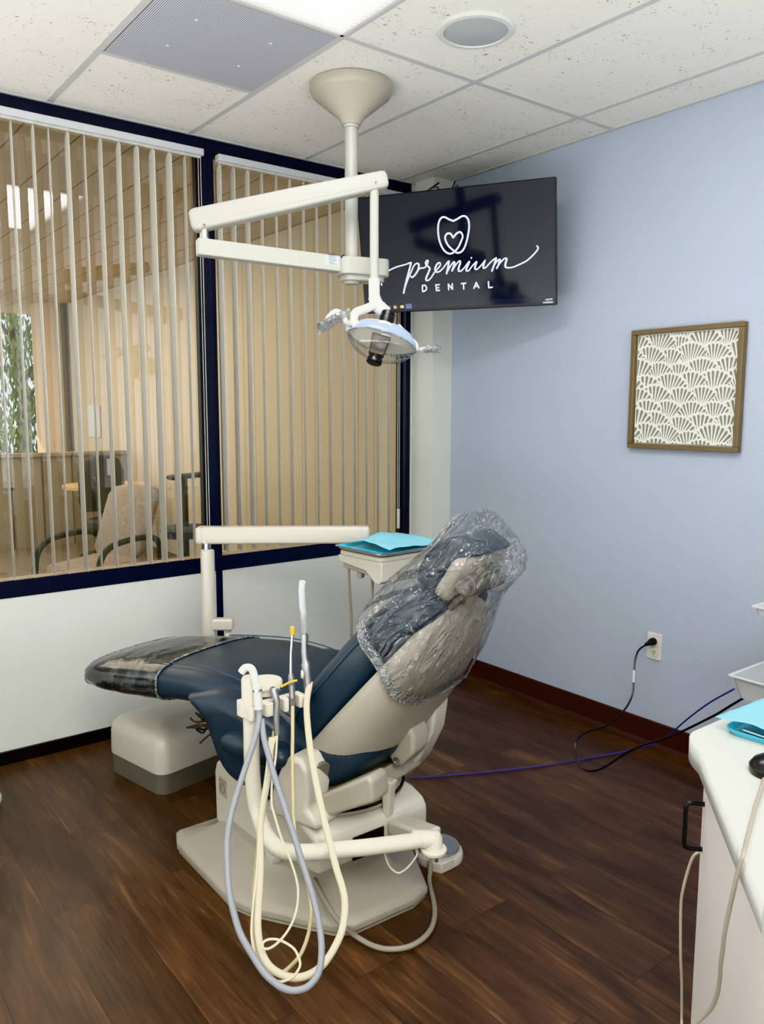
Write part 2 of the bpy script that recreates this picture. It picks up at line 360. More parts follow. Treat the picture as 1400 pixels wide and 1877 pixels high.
PATHS = {'blue': [(-1.102, -1.153, 0.006), (-1.003, -1.21, 0.006), (-0.879, -1.274, 0.006), (-0.727, -1.345, 0.006), (-0.568, -1.414, 0.006), (-0.414, -1.464, 0.006), (-0.28, -1.504, 0.006), (-0.179, -1.557, 0.02), (-0.11, -1.632, 0.06),
          (-0.266, -1.793, 0.188), (-0.41, -1.959, 0.345), (-0.556, -2.125, 0.491), (-0.706, -2.29, 0.62)],
 'cord': [(-0.06, -1.542, 0.473), (-0.112, -1.534, 0.456), (-0.147, -1.541, 0.42), (-0.174, -1.556, 0.38), (-0.199, -1.573, 0.336), (-0.225, -1.588, 0.297), (-0.263, -1.595, 0.259), (-0.31, -1.592, 0.226), (-0.368, -1.581, 0.196),
          (-0.424, -1.569, 0.183), (-0.479, -1.556, 0.18), (-0.527, -1.551, 0.167), (-0.56, -1.558, 0.143), (-0.579, -1.578, 0.109), (-0.589, -1.604, 0.081), (-0.581, -1.641, 0.07), (-0.589, -1.699, 0.098),
          (-0.591, -1.757, 0.147), (-0.594, -1.814, 0.203), (-0.599, -1.871, 0.25), (-0.588, -1.94, 0.296), (-0.587, -2.002, 0.335), (-0.601, -2.053, 0.374), (-0.609, -2.108, 0.418), (-0.596, -2.177, 0.476), (-0.6, -2.233, 0.528),
          (-0.612, -2.285, 0.574)],
 'corda': [(-1.811, -2.938, 0.886), (-1.862, -2.958, 0.886), (-1.918, -2.979, 0.886), (-1.977, -3.003, 0.886), (-2.022, -3.021, 0.886), (-2.069, -3.042, 0.893), (-2.068, -3.034, 0.859), (-2.066, -3.028, 0.823),
           (-2.062, -3.022, 0.793), (-2.059, -3.016, 0.755), (-2.054, -3.012, 0.725), (-2.048, -3.007, 0.694), (-2.04, -3.003, 0.67), (-2.035, -2.998, 0.638), (-2.033, -2.99, 0.61), (-2.035, -2.979, 0.588),
           (-2.043, -2.963, 0.561)],
 'cordb': [(-1.505, -2.686, 0.544), (-1.496, -2.662, 0.522), (-1.491, -2.637, 0.496), (-1.48, -2.619, 0.454), (-1.471, -2.602, 0.388), (-1.456, -2.59, 0.328), (-1.443, -2.588, 0.201), (-1.423, -2.583, 0.117),
           (-1.407, -2.579, 0.008), (-1.45, -2.606, 0.008)],
 'footcable': [(-1.463, -1.699, 0.035), (-1.491, -1.73, 0.02), (-1.527, -1.768, 0.011), (-1.591, -1.865, 0.011), (-1.649, -1.926, 0.011), (-1.705, -1.957, 0.011), (-1.767, -1.964, 0.011), (-1.819, -1.941, 0.011),
               (-1.849, -1.9, 0.011), (-1.871, -1.847, 0.02), (-1.911, -1.839, 0.066), (-1.916, -1.793, 0.083), (-1.902, -1.715, 0.098), (-1.89, -1.661, 0.108)],
 'gray': [(-2.071, -1.673, 0.664), (-2.082, -1.685, 0.642), (-2.099, -1.697, 0.613), (-2.137, -1.718, 0.558), (-2.178, -1.742, 0.5), (-2.211, -1.765, 0.45), (-2.236, -1.793, 0.403), (-2.256, -1.834, 0.35), (-2.267, -1.861, 0.318),
          (-2.274, -1.9, 0.279), (-2.276, -1.935, 0.247), (-2.27, -1.972, 0.22), (-2.261, -2.016, 0.191), (-2.247, -2.048, 0.174), (-2.233, -2.07, 0.166), (-2.215, -2.087, 0.164), (-2.19, -2.099, 0.169), (-2.164, -2.099, 0.184),
          (-2.147, -2.089, 0.203), (-2.129, -2.065, 0.233), (-2.116, -2.032, 0.27), (-2.107, -1.991, 0.313), (-2.101, -1.944, 0.359), (-2.096, -1.898, 0.407), (-2.092, -1.848, 0.459), (-2.089, -1.803, 0.508),
          (-2.085, -1.758, 0.559), (-2.079, -1.712, 0.613), (-2.073, -1.685, 0.649)],
 'hve': [(-1.887, -1.644, 0.714), (-1.914, -1.668, 0.664), (-1.933, -1.702, 0.609), (-1.953, -1.752, 0.539), (-1.967, -1.8, 0.477), (-1.981, -1.855, 0.41), (-1.99, -1.899, 0.36), (-1.999, -1.94, 0.314), (-2.004, -1.975, 0.278),
         (-2.014, -1.999, 0.249), (-2.038, -2.023, 0.212), (-2.066, -2.034, 0.184), (-2.102, -2.039, 0.156), (-2.136, -2.033, 0.139), (-2.169, -2.016, 0.132), (-2.196, -1.989, 0.137), (-2.214, -1.957, 0.152),
         (-2.217, -1.926, 0.177), (-2.207, -1.894, 0.213), (-2.189, -1.867, 0.251), (-2.163, -1.831, 0.306), (-2.145, -1.8, 0.352), (-2.127, -1.77, 0.398), (-2.104, -1.745, 0.446), (-2.077, -1.722, 0.496), (-2.053, -1.697, 0.547),
         (-2.034, -1.675, 0.592)],
 'loopwire': [(-1.789, -1.871, 0.262), (-1.786, -1.877, 0.236), (-1.778, -1.887, 0.212), (-1.762, -1.902, 0.198), (-1.744, -1.914, 0.209), (-1.728, -1.923, 0.229), (-1.716, -1.929, 0.25), (-1.716, -1.926, 0.272)],
 'syr1': [(-2.036, -1.714, 0.617), (-2.061, -1.741, 0.563), (-2.085, -1.764, 0.516), (-2.104, -1.792, 0.469), (-2.108, -1.816, 0.44), (-2.111, -1.848, 0.404), (-2.11, -1.886, 0.366), (-2.111, -1.916, 0.335),
          (-2.117, -1.941, 0.306), (-2.131, -1.96, 0.277), (-2.15, -1.972, 0.252), (-2.174, -1.978, 0.231), (-2.199, -1.977, 0.214), (-2.219, -1.971, 0.205), (-2.23, -1.962, 0.206), (-2.225, -1.955, 0.215), (-2.21, -1.961, 0.22),
          (-2.191, -1.978, 0.218), (-2.173, -2.005, 0.207), (-2.169, -2.024, 0.193), (-2.173, -2.038, 0.179), (-2.19, -2.041, 0.164), (-2.21, -2.036, 0.156), (-2.228, -2.024, 0.155), (-2.243, -2.002, 0.163),
          (-2.253, -1.972, 0.182), (-2.249, -1.949, 0.204), (-2.236, -1.916, 0.242), (-2.187, -1.856, 0.333), (-2.137, -1.792, 0.437), (-2.085, -1.738, 0.537), (-2.041, -1.708, 0.609)],
 'syr2': [(-1.957, -1.66, 0.676), (-1.978, -1.694, 0.604), (-2.002, -1.73, 0.527), (-2.024, -1.768, 0.453), (-2.038, -1.793, 0.405), (-2.054, -1.836, 0.336), (-2.056, -1.88, 0.281), (-2.065, -1.919, 0.228),
          (-2.088, -1.944, 0.179), (-2.118, -1.956, 0.141), (-2.145, -1.955, 0.12), (-2.172, -1.948, 0.106), (-2.197, -1.929, 0.106), (-2.206, -1.91, 0.118), (-2.206, -1.881, 0.146), (-2.195, -1.85, 0.188), (-2.17, -1.808, 0.254),
          (-2.139, -1.77, 0.322), (-2.093, -1.718, 0.423), (-2.042, -1.677, 0.519), (-2.008, -1.642, 0.594)]}

STROKES = {'tooth_left': [(0.0034, 0.1283), (-0.0173, 0.1375), (-0.038, 0.1487), (-0.055, 0.1456), (-0.0678, 0.1252), (-0.0723, 0.0917), (-0.0692, 0.053), (-0.0572, 0.0173), (-0.0394, -0.0062), (-0.017, -0.0152), (0.0023, -0.0082),
                (0.0231, 0.0112), (0.0367, 0.0346), (0.0459, 0.057), (0.0367, 0.0764), (0.0175, 0.0723), (-0.0003, 0.055)],
 'tooth_right': [(0.0034, 0.1283), (0.0244, 0.1355), (0.0476, 0.1456), (0.0656, 0.1415), (0.0765, 0.1242), (0.0786, 0.0966), (0.0709, 0.0561), (0.0571, 0.0163), (0.0412, -0.0071), (0.0211, -0.0142), (0.0067, -0.0082),
                 (-0.0159, 0.0111), (-0.0314, 0.0307), (-0.0397, 0.058), (-0.0292, 0.0744), (-0.0125, 0.0733), (-0.0003, 0.055)],
 'D': [(-0.1646, -0.1517), (-0.1652, -0.1782), (-0.1558, -0.1783), (-0.146, -0.1712), (-0.1453, -0.1599), (-0.1521, -0.1517), (-0.1646, -0.1517)],
 'E1': [(-0.079, -0.1528), (-0.0965, -0.1527), (-0.0949, -0.1792), (-0.0796, -0.1783)],
 'E2': [(-0.0959, -0.1661), (-0.0825, -0.1659)],
 'N': [(-0.0335, -0.1783), (-0.0338, -0.1529), (-0.0143, -0.1772), (-0.0145, -0.1518)],
 'T1': [(0.0307, -0.1538), (0.0522, -0.1527)],
 'T2': [(0.041, -0.1538), (0.0413, -0.1792)],
 'A1': [(0.091, -0.1783), (0.1033, -0.1528), (0.1152, -0.1773)],
 'A2': [(0.0959, -0.1701), (0.112, -0.1691)],
 'L': [(0.162, -0.1528), (0.1627, -0.1793), (0.1797, -0.1782)],
 'swash': [(-0.3757, -0.1386), (-0.3769, -0.1202), (-0.3632, -0.0938), (-0.3348, -0.0733), (-0.2924, -0.0581), (-0.2473, -0.0499), (-0.2178, -0.0419)],
 'pstem': [(-0.2155, -0.0428), (-0.2316, -0.0876), (-0.2495, -0.1364), (-0.2637, -0.1824)],
 'pbowl': [(-0.2585, -0.1661), (-0.2393, -0.1232), (-0.216, -0.0815), (-0.2006, -0.0559), (-0.185, -0.0479), (-0.1768, -0.0572), (-0.1838, -0.0805), (-0.201, -0.1019), (-0.2161, -0.1111), (-0.2216, -0.1049)],
 'r': [(-0.2161, -0.1111), (-0.1979, -0.0998), (-0.1838, -0.0825), (-0.17, -0.0713), (-0.1503, -0.0703), (-0.1365, -0.0581), (-0.1291, -0.0418), (-0.1354, -0.0387), (-0.142, -0.0519), (-0.1302, -0.0662), (-0.1229, -0.0765),
       (-0.1334, -0.0988), (-0.1448, -0.1212), (-0.138, -0.1304), (-0.1206, -0.1202), (-0.1003, -0.0948)],
 'e': [(-0.1003, -0.0948), (-0.0834, -0.0795), (-0.0693, -0.0631), (-0.073, -0.0519), (-0.0868, -0.0601), (-0.0964, -0.0794), (-0.0913, -0.0937), (-0.0739, -0.0918), (-0.053, -0.0753)],
 'm1': [(-0.053, -0.0753), (-0.0313, -0.05), (-0.0246, -0.0479)],
 'm1a': [(-0.026, -0.0488), (-0.0319, -0.0764), (-0.0406, -0.1049)],
 'm1b': [(-0.0406, -0.1049), (-0.0239, -0.0774), (-0.0053, -0.0551), (0.0014, -0.057), (-0.0047, -0.0753), (-0.013, -0.0937)],
 'm1c': [(-0.013, -0.0937), (0.0051, -0.0692), (0.0242, -0.051), (0.0297, -0.0582), (0.0214, -0.0795), (0.0198, -0.0948), (0.0323, -0.0957), (0.0492, -0.0815)],
 'i': [(0.0492, -0.0815), (0.074, -0.055), (0.0626, -0.0793), (0.0565, -0.0938), (0.0673, -0.0978), (0.0837, -0.0804)],
 'idot': [(0.0828, -0.0427), (0.085, -0.0397)],
 'u': [(0.0837, -0.0804), (0.1081, -0.0591), (0.102, -0.0775), (0.0999, -0.0907), (0.1107, -0.0928), (0.1324, -0.0743), (0.1493, -0.0561)],
 'u2': [(0.1493, -0.0561), (0.141, -0.0764), (0.1411, -0.0906), (0.1528, -0.0867), (0.1705, -0.0703)],
 'm2': [(0.1705, -0.0703), (0.1927, -0.053), (0.2025, -0.0489)],
 'm2a': [(0.2025, -0.0489), (0.1921, -0.0794), (0.1798, -0.1059)],
 'm2b': [(0.1798, -0.1059), (0.1943, -0.0775), (0.2115, -0.059), (0.2196, -0.059), (0.2118, -0.0805), (0.203, -0.0957)],
 'm2c': [(0.203, -0.0957), (0.222, -0.0702), (0.2416, -0.0541), (0.251, -0.0571), (0.2458, -0.0744), (0.2442, -0.0897), (0.2563, -0.0958), (0.2792, -0.0947), (0.3015, -0.0876), (0.3443, -0.0702), (0.3807, -0.0408),
         (0.3966, -0.0203), (0.3911, -0.0102)]}
PT = {'bar_a': (-2.078, -1.642, 0.681),
 'bar_b': (-1.871, -1.635, 0.688),
 'bowl': (-1.206, -1.173, 1.728),
 'brk1': (-1.538, -0.592, 0.576),
 'cap': (-1.989, -1.584, 0.718),
 'cap1': (-1.234, -1.17, 1.849),
 'cap1b': (-1.257, -1.183, 1.815),
 'g0': (-2.055, -1.641, 0.682),
 'g1': (-1.995, -1.637, 0.68),
 'g2': (-1.943, -1.638, 0.681),
 'g3': (-1.888, -1.636, 0.68),
 'h0': (-1.892, -1.643, 0.698),
 'h1': (-1.892, -1.637, 0.737),
 'h2': (-1.893, -1.63, 0.773),
 'h3': (-1.893, -1.625, 0.805),
 'h4': (-1.89, -1.621, 0.843),
 'h5': (-1.891, -1.62, 0.849),
 'h6': (-1.887, -1.612, 0.915),
 'h7': (-1.889, -1.609, 0.926),
 'h8': (-1.886, -1.602, 0.981),
 'h9': (-1.883, -1.601, 1.0),
 'hd': (-1.254, -1.156, 1.762),
 'hdL': (-1.36, -1.097, 1.776),
 'hdR': (-1.124, -1.202, 1.706),
 'hl0': (-1.347, -1.103, 1.8),
 'hl1': (-1.369, -1.096, 1.819),
 'hl2': (-1.377, -1.086, 1.844),
 'hl2b': (-1.354, -1.102, 1.854),
 'hl3': (-1.402, -1.078, 1.855),
 'hl4': (-1.427, -1.075, 1.836),
 'hl5': (-1.436, -1.07, 1.82),
 'hr0': (-1.117, -1.194, 1.706),
 'hr1': (-1.093, -1.197, 1.724),
 'hr2': (-1.072, -1.211, 1.734),
 'hr3': (-1.052, -1.229, 1.726),
 'lampB': (-1.337, -1.236, 1.66),
 'lampM': (-1.316, -1.217, 1.716),
 'lampT': (-1.287, -1.205, 1.773),
 'lightL': (-1.758, -0.753, 2.091),
 'low0': (-2.023, -1.556, 0.3),
 'low1': (-2.018, -1.598, 0.262),
 'low1b': (-2.062, -1.72, 0.305),
 'low2': (-2.041, -1.773, 0.3),
 'low3': (-1.902, -1.86, 0.3),
 'low4': (-1.761, -1.925, 0.3),
 'low5': (-1.707, -1.944, 0.3),
 'low6': (-1.683, -1.963, 0.3),
 'neck0': (-1.248, -1.101, 1.971),
 'neck1': (-1.253, -1.107, 1.915),
 'neck2': (-1.242, -1.12, 1.885),
 'neck3': (-1.215, -1.132, 1.86),
 'post': (-1.626, -0.435, 0.736),
 'rodB': (-1.245, -1.104, 1.975),
 's1a': (-2.007, -1.64, 0.716),
 's1b': (-2.001, -1.65, 0.683),
 's1c': (-2.006, -1.653, 0.642),
 's1d': (-2.008, -1.66, 0.59),
 's2a': (-1.947, -1.644, 0.661),
 's2b': (-1.944, -1.635, 0.731),
 's2c': (-1.945, -1.633, 0.747),
 's2d': (-1.939, -1.627, 0.809),
 's2e': (-1.932, -1.624, 0.86),
 's2f': (-1.931, -1.622, 0.879),
 'tube_ref': (-2.064, -1.612, 0.501),
 'upL': (-1.75, -0.742, 2.194),
 'upR': (-1.215, -1.07, 2.328),
 'v0': (-2.099, -1.626, 0.78),
 'v1': (-2.089, -1.632, 0.793),
 'v2': (-2.076, -1.643, 0.79),
 'v3': (-2.071, -1.651, 0.765),
 'v4': (-2.068, -1.658, 0.732),
 'v5': (-2.069, -1.666, 0.68),
 'y1a': (-2.001, -1.651, 0.72),
 'y1b': (-1.985, -1.661, 0.729),
 'y1c': (-1.97, -1.672, 0.739),
 'y1d': (-1.954, -1.683, 0.743),
 'yk0': (-1.283, -1.093, 1.858),
 'yk1': (-1.321, -1.09, 1.85),
 'yk2': (-1.335, -1.096, 1.825),
 'yk3': (-1.331, -1.115, 1.804),
 'ykA': (-1.245, -1.118, 1.881),
 'ykr0': (-1.166, -1.123, 1.834),
 'ykr1': (-1.136, -1.152, 1.797),
 'ykr2': (-1.117, -1.175, 1.748)}
# ------------------------------------------------------------------ room shell
H = 2.735; XL = -4.6; YB = -5.6
struct(MB().box((XL-.1, YB-.1, -.06), (.1, .12, 0)).build('floor', 'floor'))
cl = struct(MB().box((XL-.1, YB-.1, H), (.1, .12, H+.05)).build('ceiling', 'tile'))
g = MB()
w = .012
for x in (-3.9, -3.29, -2.68, -2.07, -1.462, -.853, -.243): g.box((x-w, YB, H-.004), (x+w, 0, H+.001))
for y in (-1.217, -2.437, -3.657, -4.877): g.box((XL, y-w, H-.0045), (0, y+w, H+.001))
g.box((-2.07, -.607-w, H-.0045), (-1.462, -.607+w, H+.001))
g.box((-.02, YB, H-.006), (0, 0, H+.001)); g.box((XL, -.018, H-.006), (0, 0, H+.001))
o = g.build('ceiling_grid', 'tbar', cl)
m = MB()
m.box((XL-.1, 0, 0), (.1, .12, .715))
m.box((XL-.1, 0, .715), (-2.93, .12, H)); m.box((-.155, 0, .715), (.1, .12, H))
struct(m.build('wall_window_side', 'white_wall'))
struct(MB().box((-.142, -.175, 0), (.0, .0, H)).build('wall_corner_column', 'white_wall'))
struct(MB().box((0, YB, 0), (.1, 0, H)).build('wall_right', 'blue_wall'))
struct(MB().box((XL-.1, YB, 0), (XL, 0, H)).build('wall_left', 'white_wall'))
struct(MB().box((XL-.1, YB-.1, 0), (.1, YB, H)).build('wall_back', 'white_wall'))
struct(MB().box((XL, -.012, 0), (-.142, 0, .058)).build('baseboard_left', 'black_base', bev=.003))
m = MB(); prof = [(0, 0), (-.022, 0), (-.019, .006), (-.010, .014), (-.009, .104), (-.006, .108), (0, .108)]
m.prism(prof, YB, -.175, lambda p, q, r: (p, r, q)); struct(m.build('baseboard_right', 'brown_base'))
m = MB().box((-.153, -.012, 0), (-.142, -.0, .058)); m.box((-.154, -.187, 0), (0, -.175, .058)); m.box((-.154, -.187, 0), (-.142, 0, .058))
struct(m.build('baseboard_corner', 'black_base'))
# pale narrow trim beside the window
struct(MB().box((-.155, -.006, .715), (-.144, .01, H)).build('trim_1', 'white_wall', bev=.002))
# dark strip that carries the mullion down to the floor
struct(MB().box((-1.382, -.008, .058), (-1.349, .01, .716)).build('trim_2', 'navy_trim', bev=.002))

# windows: painted frame, dark seal, tinted pane, sill
def window(nm, x0, x1, label):
    r = sroot(nm, (x0, 0, .715)); r['label'] = label
    f = MB()
    f.box((x0-.03, -.004, .715), (x1+.03, .075, .788)); f.box((x0-.03, -.004, 2.678), (x1+.03, .075, H))
    f.box((x0-.03, -.004, .788), (x0, .075, 2.678)); f.box((x1, -.004, .788), (x1+.03, .075, 2.678))
    f.build('window_frame', 'navy_trim', r, bev=.002)
    s = MB()
    s.box((x0, .036, .788), (x0+.012, .07, 2.678)); s.box((x1-.012, .036, .788), (x1, .07, 2.678))
    s.box((x0, .036, 2.666), (x1, .07, 2.678)); s.build('glazing_seal', 'dark_seal', r)
    MB().box((x0, .004, .786), (x1, .056, .792)).build('window_sill', 'sill', r)
    pm = MB().add([(x0, .058, .788), (x1, .058, .788), (x1, .058, 2.678), (x0, .058, 2.678)], [(0, 1, 2, 3)])
    p = pm.build('window_pane', 'bronze_glass', r); p['label'] = 'brown tinted glass pane'
    return r
window('window_1', -2.90, -1.406, 'wide navy framed window with tinted glass to the left of the dark mullion')
window('window_2', -1.346, -.19, 'navy framed window with tinted glass to the right of the dark mullion')

# vertical blinds
CAM = V((-3.105, -3.564, 1.5))
def vane(x, ang, zt, zb, w=.0889):
    m = MB(); d = V((math.sin(ang), math.cos(ang), 0)); n = V((d.y, -d.x, 0))
    rows = []
    for k in range(7):
        t = k/6-.5; rows.append(d*(w*t)+n*(.004*(1-4*t*t)))
    def col(z, s=1): return [V((x, -.028+0, z))+V((r.x*s, r.y*s, 0)) for r in rows]
    m.loft([col(zb), col(zt-.035), col(zt-.022, .75), col(zt-.012, .28)], caps=False, closed=False)
    return m
def blind(name, label, x0, x1, xs, widths, zt=2.638, zb=.800):
    r = thing(name, label, 'blind', (x0, -.03, zt))
    MB().box((x0, -.050, zt), (x1, -.008, zt+.030)).build('head_rail', 'rail', r, bev=.004)
    MB().box((x0+.01, -.034, zt-.008), (x1-.01, -.022, zt+.001)).build('carrier_track', 'vane', r)
    for x, wpx in zip(xs, widths):
        vd = math.atan2(x-CAM.x, -CAM.y); dep = math.hypot(x-CAM.x, CAM.y)
        s = min(.95, wpx*dep*.93/1477/.0889)
        vane(x, vd-math.asin(s), zt, zb).build('vane', 'vane', r, solid=.0012)
    return r
xs = [-2.84, -2.765, -2.69, -2.615, -2.54, -2.465, -2.39, -2.307, -2.228, -2.146, -2.086, -2.012, -1.943, -1.878, -1.80, -1.722, -1.652, -1.575, -1.50]
wd = [3, 3, 3, 3, 3, 4, 4, 3.5, 4, 5.5, 3, 8, 3.2, 7.5, 8.5, 10, 11, 11.5, 5]
b1 = blind('vertical_blind', 'open cream vertical blind covering the window left of the dark mullion', -2.885, -1.412, xs, wd)
xs2 = [-1.334, -1.262, -1.187, -1.110, -1.030, -.955, -.875, -.797, -.718, -.640, -.562, -.484, -.406, -.330]
wd2 = [10.5, 9.5, 9, 5.5, 4.5, 5.5, 4.5, 4, 4.5, 4.5, 5, 4.5, 4, 4]
b2 = blind('vertical_blind', 'open cream vertical blind covering the narrower window beside the television', -1.340, -.20, xs2, wd2, zt=2.632, zb=.812)
for rt, x in ((b1, -1.428), (b2, -.262)):
    m = MB()
    for dx in (-.006, .006): m.tube([(x+dx, -.03, 2.63), (x+dx, -.03, 1.8), (x+dx, -.03, .95 if rt is b2 else .85)], .0016, 6)
    m.build('pull_cord', 'vane', rt)
MB().box((-.270, -.036, .830), (-.254, -.024, .945)).build('cord_weight', 'cream', b2, bev=.003)

# ------------------------------------------------------------------ ceiling fittings
r = thing('ceiling_light', 'lit rectangular ceiling panel with prismatic lens at the top edge, by the grey vent', 'ceiling light', (-1.766, -1.827, H))
MB().box((-2.058, -2.425, H-.006), (-1.474, -1.229, H-.003)).build('lens', 'lens', r)
m = MB()
for a in (((-2.062, -2.429, H-.009), (-2.05, -1.225, H-.001)), ((-1.482, -2.429, H-.009), (-1.470, -1.225, H-.001)), ((-2.062, -2.429, H-.009), (-1.47, -2.417, H-.001)), ((-2.062, -1.237, H-.009), (-1.47, -1.225, H-.001))): m.box(*a)
m.build('frame', 'white', r)
for i, (x0, y0, lab) in enumerate(((-3.285, -4.865, 'second lit ceiling panel, out of the frame behind the viewer'),)):
    r = thing('ceiling_light', lab, 'ceiling light', (x0+.29, y0+.6, H))
    MB().box((x0, y0, H-.006), (x0+.584, y0+1.196, H-.003)).build('lens', 'lens_plain', r)
r = thing('ceiling_vent', 'grey perforated square air vent set flush in the ceiling tiles', 'vent', (-1.766, -.91, H))
MB().box((-2.056, -1.203, H-.005), (-1.476, -.621, H-.002)).build('perforated_panel', 'mesh_vent', r)
for x in (-1.90, -1.63):
    for y in (-1.03, -.80): m = MB(); m.lathe((x, y, H-.004), (0, 0, -1), [(0, .006), (.003, .005), (.004, 0)], 10); m.build('screw_head', 'white', r)
r = thing('ceiling_speaker', 'round white ceiling speaker with grey mesh grille', 'speaker', (-1.142, -1.517, H))
m = MB(); m.lathe((-1.142, -1.517, H), (0, 0, -1), [(-.002, .128), (.004, .128), (.009, .122), (.010, .106), (.004, .104), (-.002, .104)], 48); m.build('trim_ring', 'white', r)
m = MB(); m.lathe((-1.142, -1.517, H), (0, 0, -1), [(0, .104), (.006, .104), (.012, .07), (.014, .0)], 48); m.build('grille', 'speaker_mesh', r)

# ------------------------------------------------------------------ television on its arm
TC = V((-.454, -.676, 2.244)); yaw, tilt = -1.049, .191
TX = V((math.cos(yaw), math.sin(yaw), 0)); tn = V((math.sin(yaw), -math.cos(yaw), 0)); TY = V((0, 0, 1))*math.cos(tilt)+tn*math.sin(tilt); TN = TX.cross(TY)
tv = frame(TC, TX, TY, TN)
r = thing('television', 'wall television tilted in the corner showing a white tooth logo', 'television', tuple(TC-TN*.05))
b = MB(); b.prism(rrect(0, 0, .477, .273, .006), -.028, 0, tv); b.build('bezel', 'bezel', r, bev=.003)
MB().prism(rrect(.03, -.03, .30, .17, .03), -.075, -.028, tv).build('rear_housing', 'bezel', r, bev=.012)
scr = MB().prism(rrect(0, .004, .470, .262, .003), .0003, .0012, tv).build('screen', 'screen', r)
q = .0016
MB().add([tv(-.470, -.258, q), tv(.470, -.258, q), tv(.470, -.233, q), tv(-.470, -.233, q)], [(0, 1, 2, 3)]).build('taskbar', 'taskbar', scr)
q = .0021
MB().add([tv(-.257, -.257, q), tv(-.225, -.257, q), tv(-.225, -.234, q), tv(-.257, -.234, q)], [(0, 1, 2, 3)]).build('taskbar_button', plain('taskbar_button_blue', srgb(84, 92, 140), .2, emit=srgb(84, 92, 140), estr=.5), scr)
for cx, cols in ((-.3476, ((90, 120, 220), (200, 90, 150))), (-.3118, ((210, 90, 70), (230, 200, 80), (90, 170, 100))), (-.276, ((225, 205, 120),))):
    for k, c in enumerate(cols):
        a = 2*PI*k/len(cols); rad = .0085 if len(cols) > 1 else .009; n = len(cols)
        if n == 1: poly = [(cx-.009, -.252), (cx+.009, -.252), (cx+.009, -.240), (cx-.009, -.240)]
        else: poly = [(cx, -.2465)]+[(cx+rad*math.cos(a+2*PI/n*j/8), -.2465+rad*math.sin(a+2*PI/n*j/8)) for j in range(9)]
        MB().add([tv(p[0], p[1], q) for p in poly], [tuple(range(len(poly)))]).build('taskbar_icon', plain('icon_colour', srgb(*c), .3, emit=srgb(*c), estr=.5), scr)
def ribbon(m, pts, w, q=.0023, taper=None):
    pts = crom([V((p[0], p[1], 0)) for p in pts], 6) if len(pts) > 3 else [V((p[0], p[1], 0)) for p in pts]
    L_, R_ = [], []
    for i, p in enumerate(pts):
        t = (pts[min(i+1, len(pts)-1)]-pts[max(i-1, 0)]).normalized()
        ww = w*(1+.45*max(0, -t.y)*(1 if taper else 0))*.5; n = V((-t.y, t.x, 0))
        L_.append(tv(*(p+n*ww).xy, q)); R_.append(tv(*(p-n*ww).xy, q))
    n = len(pts); m.add(L_+R_, [(i, i+1, n+i+1, n+i) for i in range(n-1)])
    for c in (pts[0], pts[-1]): m.add([tv(c.x+w*.5*math.cos(2*PI*k/10), c.y+w*.5*math.sin(2*PI*k/10), q) for k in range(10)], [tuple(range(10))])
def sharp(m, pts, w):
    for a, b_ in zip(pts, pts[1:]): ribbon(m, [a, b_], w)
m = MB()
for k in ('tooth_left', 'tooth_right'): ribbon(m, STROKES[k], .0078)
m.build('tooth_logo', 'logo', scr)
m = MB()
for k in ('swash', 'pstem', 'pbowl', 'r', 'e', 'm1', 'm1a', 'm1b', 'm1c', 'i', 'idot', 'u', 'u2', 'm2', 'm2a', 'm2b', 'm2c'): ribbon(m, STROKES[k], .0058, taper=True)
m.build('script_lettering', 'logo', scr)
for ks in (('D',), ('E1', 'E2'), ('N',), ('T1', 'T2'), ('A1', 'A2'), ('L',)):
    m = MB()
    for k in ks: (ribbon if k == 'D' else sharp)(m, STROKES[k], .0060)
    m.build('capital_letter', 'logo', scr)
for txt, x, y in (('1:50 PM', .4246, -.2500), ('10/28/2024', .4140, -.2625)):
    cu = bpy.data.curves.new('clock_text', 'FONT'); cu.body = txt; cu.size = .0105
    tmp = bpy.data.objects.new('clock_tmp', cu); C.objects.link(tmp); bpy.context.view_layer.update()
    me = bpy.data.meshes.new_from_object(tmp); bpy.data.objects.remove(tmp)
    m = MB(); m.add([tv(x+v_.co.x, y+v_.co.y, .0023) for v_ in me.vertices], [tuple(p.vertices) for p in me.polygons]); m.build('clock_text', 'logo', scr)
m = MB(); m.tube([tv(.03, -.03, -.07), (-.16, -.62, 2.26), (-.012, -.50, 2.26)], .018, 10); m.build('mount_arm', 'black', r)
MB().box((-.014, -.62, 2.14), (-.0005, -.40, 2.38)).build('wall_plate', 'black', r, bev=.003)
m = MB(); m.tube([tv(-.08, .2, -.06), tv(-.10, .29, -.10), (-.25, -.20, 2.62), (-.13, -.20, 2.70)], .004, 6, smooth=5); m.tube([tv(.0, .2, -.06), tv(.0, .29, -.10), (-.15, -.30, 2.60), (-.06, -.25, 2.71)], .003, 6, smooth=5)
m.build('cable', 'black', r)

